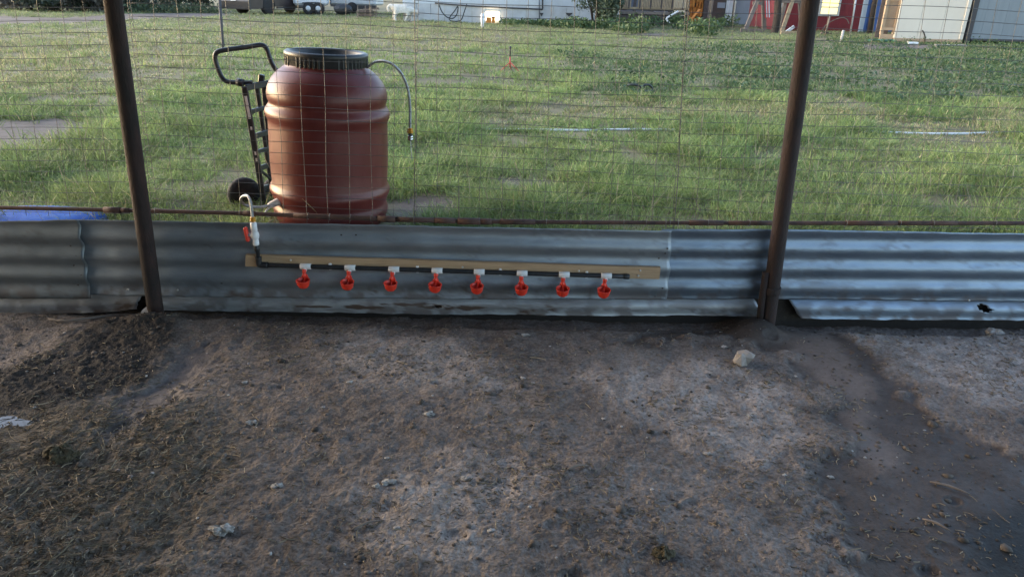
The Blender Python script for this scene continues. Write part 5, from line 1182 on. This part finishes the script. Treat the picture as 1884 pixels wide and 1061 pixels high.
tag(MB().tube([b, a + (a - b) * .4], .035, 8).build('white_pole', M['trailer'], None, origin=b), 'thin white pole leaning on the red barn wall', 'pole')
pts = [atY(x, y, ra.y - .9) for x, y in ((1512, 58), (1520, 46), (1535, 37), (1550, 33), (1558, 36), (1562, 44))]
tag(MB().tube(catmull(pts, 5), .018, 6).build('bent_branch', M['timber'], None, origin=pts[0]), 'thin bent branch arching before the red barn', 'branch')
p = gp(1525, 66); t = thing('scrap_pile', p, 'low dark pile of scrap at the foot of the red barn', 'scrap heap'); s = pxm(p)
for i in range(8):
    rr = random.Random(80 + i); MB().box(p + Vector((rr.uniform(-14, 14) * s, rr.uniform(-.3, .3), rr.uniform(1, 6) * s)), (rr.uniform(4, 12) * s, rr.uniform(2, 5) * s, rr.uniform(1, 3) * s), Matrix.Rotation(rr.uniform(-.6, .6), 3, 'Y'), .3 * s).build('scrap_piece', (M['deckdark'], M['steelblack'], M['timber'])[i % 3], t)
p = gp(1547, 76); s = pxm(p)
tag(MB().tube([p + Vector((0, 0, -.05)), p + Vector((.02, 0, 19 * s))], [2.4 * s, 2.2 * s], 10).build('marker_stake', M['concrete'], None, origin=p), 'short pale stake standing in the grass before the red barn', 'stake')
p = gp(1518, 66); s = pxm(p)
tag(MB().tube([p, p + Vector((3 * s, 0, 34 * s))], 1.6 * s, 8).build('thin_stake', M['timber'], None, origin=p), 'grey leaning stake just below the sun-glint barn window', 'stake')
# --- blue shed and tree in front of it
ba, bb_ = gp(1579, 60), gp(1660, 62); ba = back(ba, 1.0); bb_ = back(bb_, 1.0)
t = thing('blue_shed', (ba + bb_) / 2, 'blue painted shed behind the dark tree trunk', 'shed')
mb = MB(); slab(mb, ba, bb_, 0, 3.0, 2.5); mb.build('wall', M['bluewall'], t)
for i in range(8):
    q = ba.lerp(bb_, (i + .5) / 8); mb = MB(); slab(mb, q + Vector((-.03, -.03, 0)), q + Vector((.03, -.03, 0)), 0, 2.95, .028); mb.build('batten', M['bluewall'], t)
mb = MB(); slab(mb, ba + Vector((-.04, -.05, 0)), ba + Vector((.16, -.05, 0)), 0, 3.0, .05); mb.build('corner_board', M['trailer'], t)
mb = MB(); slab(mb, ba + Vector((-.2, -.2, 0)), bb_ + Vector((.2, -.2, 0)), 3.0, 3.12, 3); mb.build('roof', M['roofin'], t)
def tree(px, py, h, r_tr, crown_r, label, seed, n=2600, cols=((.020, .036, .022), (.060, .085, .042)), group=None, leafsize=.10, crown_lo=.35):
    p = gp(px, py); t = thing('tree', p, label, 'tree', group); rr = random.Random(seed); mb = MB()
    mb.tube([p + Vector((0, 0, -.1)), p + Vector((rr.uniform(-.1, .1), 0, h * .25)), p + Vector((rr.uniform(-.2, .2), 0, h * .5)), p + Vector((rr.uniform(-.3, .3), 0, h * .85))], [r_tr * 1.25, r_tr, r_tr * .7, r_tr * .2], 10)
    cs = []; rs = []
    for i in range(13):
        a = rr.uniform(0, 6.28); z = rr.uniform(crown_lo, .95) * h; q = crown_r * rr.uniform(.2, .8); c_ = p + Vector((math.cos(a) * q, math.sin(a) * q, z)); cs.append(tuple(c_)); k = rr.uniform(.3, .5) * crown_r; rs.append((k, k, k * .75))
        if i < 8: mb.tube([p + Vector((0, 0, z * .6)), p.lerp(c_, .55) + Vector((0, 0, z * .3)), c_], [r_tr * .4, r_tr * .25, r_tr * .08], 6)
    mb.build('trunk', M['bark'], t); V, Fq, tn = leaf_cloud(cs, rs, n, leafsize, cols, seed=seed); npmesh('crown', V - np.array(p), Fq, M['leaf'], tn, parent=t); return t
tree(1600, 63, 4.2, .10, 1.3, 'dark leafy tree in front of the blue shed', 51, 2200, leafsize=.07, crown_lo=.42)
# --- cream shed on the right with its slatted porch end
sa, sb_ = gp(1643, 77.5), gp(1768, 81)
t = thing('cream_shed', (sa + sb_) / 2, 'cream panelled shed with tan trim at the right edge of the field', 'shed')
for i in range(3):
    a, b = sa.lerp(sb_, i / 3 + .002), sa.lerp(sb_, (i + 1) / 3 - .002); mb = MB(); slab(mb, a, b, .12, 3.0, .05); mb.build('wall_panel', M['cream'], t)
mb = MB(); slab(mb, sa + Vector((.10, .06, 0)), sb_ + Vector((0, .06, 0)), .1, 2.95, .5); mb.build('wall', M['cream'], t)
mb = MB(); slab(mb, sa + Vector((0, -.03, 0)), sb_ + Vector((0, -.03, 0)), .02, .12, .12); mb.build('base_board', M['trim'], t)
mb = MB(); slab(mb, sb_ + Vector((-.10, -.03, 0)), sb_ + Vector((.0, -.03, 0)), .13, 3.0, .10); mb.build('corner_board', M['cream'], t)
mb = MB(); slab(mb, sa + Vector((-.2, -.25, 0)), sb_ + Vector((.1, -.25, 0)), 3.0, 3.15, 1.2); mb.build('roof', M['roofin'], t)
qa, qb = gp(1617, 76.5), gp(1641, 77.3)
pp_ = bpy.data.objects.new('porch_railing', None); COL.objects.link(pp_); pp_.parent = t; pp_.location = qa - t.location; pp_.empty_display_size = .1
for hh in ((.0, .22), (.34, .42), (1.20, 1.36), (2.2, 2.3)):
    mb = MB(); slab(mb, qa, qb, hh[0], hh[1], .10); mb.build('rail', M['trim'], pp_)
for k in (0.0, .93):
    q = qa.lerp(qb, k); mb = MB(); slab(mb, q, q + Vector((.07, 0, 0)) if k else q + Vector((.09, 0, 0)), .22, 2.2, .09); mb.build('post', M['trim'], pp_)
for i in range(9):
    q = qa.lerp(qb, .20 + i * .082); mb = MB(); slab(mb, q + Vector((0, .03, 0)), q + Vector((.018, .03, 0)), .42, 1.20, .03); mb.build('baluster', M['trim'], pp_)
mb = MB(); slab(mb, qa + Vector((.02, .4, 0)), qb + Vector((0, .4, 0)), .1, 1.3, .05); mb.build('porch_back', M['deckdark'], t)
# grey clad neighbour
na, nb_ = gp(1772, 80.8), gp(1990, 86)
t = thing('grey_shed', (na + nb_) / 2, 'grey metal clad shed raised off the ground right of the cream shed', 'shed')
for i in range(11):
    a, b = na.lerp(nb_, .04 + .96 * i / 11 + .0006), na.lerp(nb_, .04 + .96 * (i + 1) / 11 - .0006); mb = MB(); slab(mb, a, b, .16, 3.1, .05); mb.build('cladding_panel', M['greyclad'], t)
mb = MB(); slab(mb, na.lerp(nb_, .04) + Vector((0, .055, 0)), nb_ + Vector((0, .055, 0)), .16, 3.05, 3); mb.build('wall', M['greyclad'], t)
mb = MB(); slab(mb, na + Vector((0, -.04, 0)), na.lerp(nb_, .04) + Vector((.02, -.04, 0)), .02, 3.1, .12); mb.build('corner_post', M['darktrim'], t)
mb = MB(); slab(mb, na + Vector((.2, -.02, 0)), nb_ + Vector((0, -.02, 0)), .10, .16, .10); mb.build('floor_beam', M['darktrim'], t)
for k in (.1, .4, .7):
    q = na.lerp(nb_, k); mb = MB(); slab(mb, q + Vector((0, .4, 0)), q + Vector((.3, .4, 0)), -.02, .10, .3); mb.build('footing', M['darktrim'], t)
mb = MB(); slab(mb, na + Vector((-.05, -.25, 0)), nb_ + Vector((.2, -.25, 0)), 3.1, 3.25, 3.6); mb.build('roof', M['roofin'], t)
p = gp(1665, 80.5); tag(MB().bar(p + Vector((-.13, -.4, .04)), p + Vector((.17, -.4, .04)), .12, .06, .01).build('white_block', M['white'], None, origin=p), 'small white block lying below the cream shed', 'block')
pts = [face_pt(sa, sb_, x, y, .06) for x, y in ((1700, 79), (1700.5, 68), (1698, 60), (1695.5, 56))]
tag(MB().tube(catmull(pts, 4), .018, 6).build('stick', M['bark'], None, origin=pts[0]), 'dark stick leaning against the cream shed wall', 'stick')
pts = [gp(x, y) + Vector((0, 0, .06)) for x, y in ((1598, 79), (1612, 78), (1625, 79), (1640, 78.5), (1646, 79.5))]
tag(MB().tube(catmull(pts, 4), .04, 6).build('garden_hose', M['green'], None, origin=pts[0]), 'green hose lying at the foot of the slatted porch', 'hose')
p = gp(1747, 85.5); tag(MB().bar(p + Vector((-.42, 0, .02)), p + Vector((.42, -.1, .03)), .15, .05).build('board_scrap', M['concrete'], None, origin=p), 'pale board scrap lying in the grass below the shed corner', 'board')

# --- brush and trees on the left
BR = ((.060, .055, .048), (.150, .140, .120)); DK = ((.014, .022, .014), (.045, .060, .034))
for i, (px, py, rx, rz, cols, lab) in enumerate(((12, 19, 2.3, 1.5, BR, 'leftmost grey-brown brush bush along the dirt track'), (62, 21, 2.0, 1.3, BR, 'second grey-brown brush bush from the left, along the track'), (105, 23, 2.0, 1.1, DK, 'dark low bush between grey-brown brush at the upper left'), (150, 23, 1.8, 1.2, BR, 'grey-brown brush bush just left of the left post top'), (182, 24, 1.6, 1.0, BR, 'small grey-brown bush touching the left post from behind'), (245, 24, 2.0, 1.5, DK, 'dark bush just right of the left post top'), (300, 22, 2.2, 1.7, DK, 'dark bush midway between left post and truck'), (355, 21, 2.2, 1.9, DK, 'dark bush nearest the truck'))):
    p = gp(px, py); bush('brush_bush', p, rx, rz, 1700, .085, cols, lab, 'bush', 200 + i, 'bushes along the far dirt track')
for i, (px, py, h, lab) in enumerate(((40, 12, 6, 'dark tree behind the brush at the far left'), (130, 12, 7, 'dark tree behind the brush left of the left post'), (235, 12, 6.5, 'dark tree right behind the left post top'), (310, 11, 7, 'dark tree between the left post and the truck'), (380, 11, 6, 'dark tree just left of the truck'), (520, 12, 7, 'dark tree behind the truck and trailer'))):
    tree(px, py, h, .2, 2.6, lab, 300 + i, 3200, DK, 'dark trees behind the far track', .16, .12)
# weedy verge in front of the bushes
cs = []; rs = []
for px in range(215, 400, 6):
    p = gp(px + random.uniform(-3, 3), 24.5 + random.uniform(-1, 1)); cs.append((p.x, p.y, FZ + .2)); rs.append((.5, .5, .28))
V, Fq, tn = leaf_cloud(cs, rs, 70 * len(cs), .07, ((.05, .075, .04), (.11, .14, .075)), seed=9); o = npmesh('verge_weeds', V, Fq, M['leaf'], tn, False, 'stuff'); tag(o, 'green weedy verge along the far dirt track', 'weeds', kind='stuff')

# ================================================================== LEAN-TO OVER THE PEN (above and behind the viewpoint; side wall added to darken the left)
mb = MB()
mb.box((-2.1, 0.15, 2.42), (8.6, 6.6, .04), Matrix.Rotation(R(-3), 3, 'X')); o = mb.build('pen_roof', M['roofin']); o['kind'] = 'structure'
mb = MB(); mb.box((-2.6, -3.2, 1.15), (7.6, .06, 2.5)); o = mb.build('back_wall', M['boardwall']); o['kind'] = 'structure'
mb = MB(); mb.box((-4.6, -0.6, 1.15), (.06, 5.3, 2.5)); o = mb.build('shading_side_wall', M['boardwall']); o['kind'] = 'structure'  # unseen wall added to shade the left sheets and floor
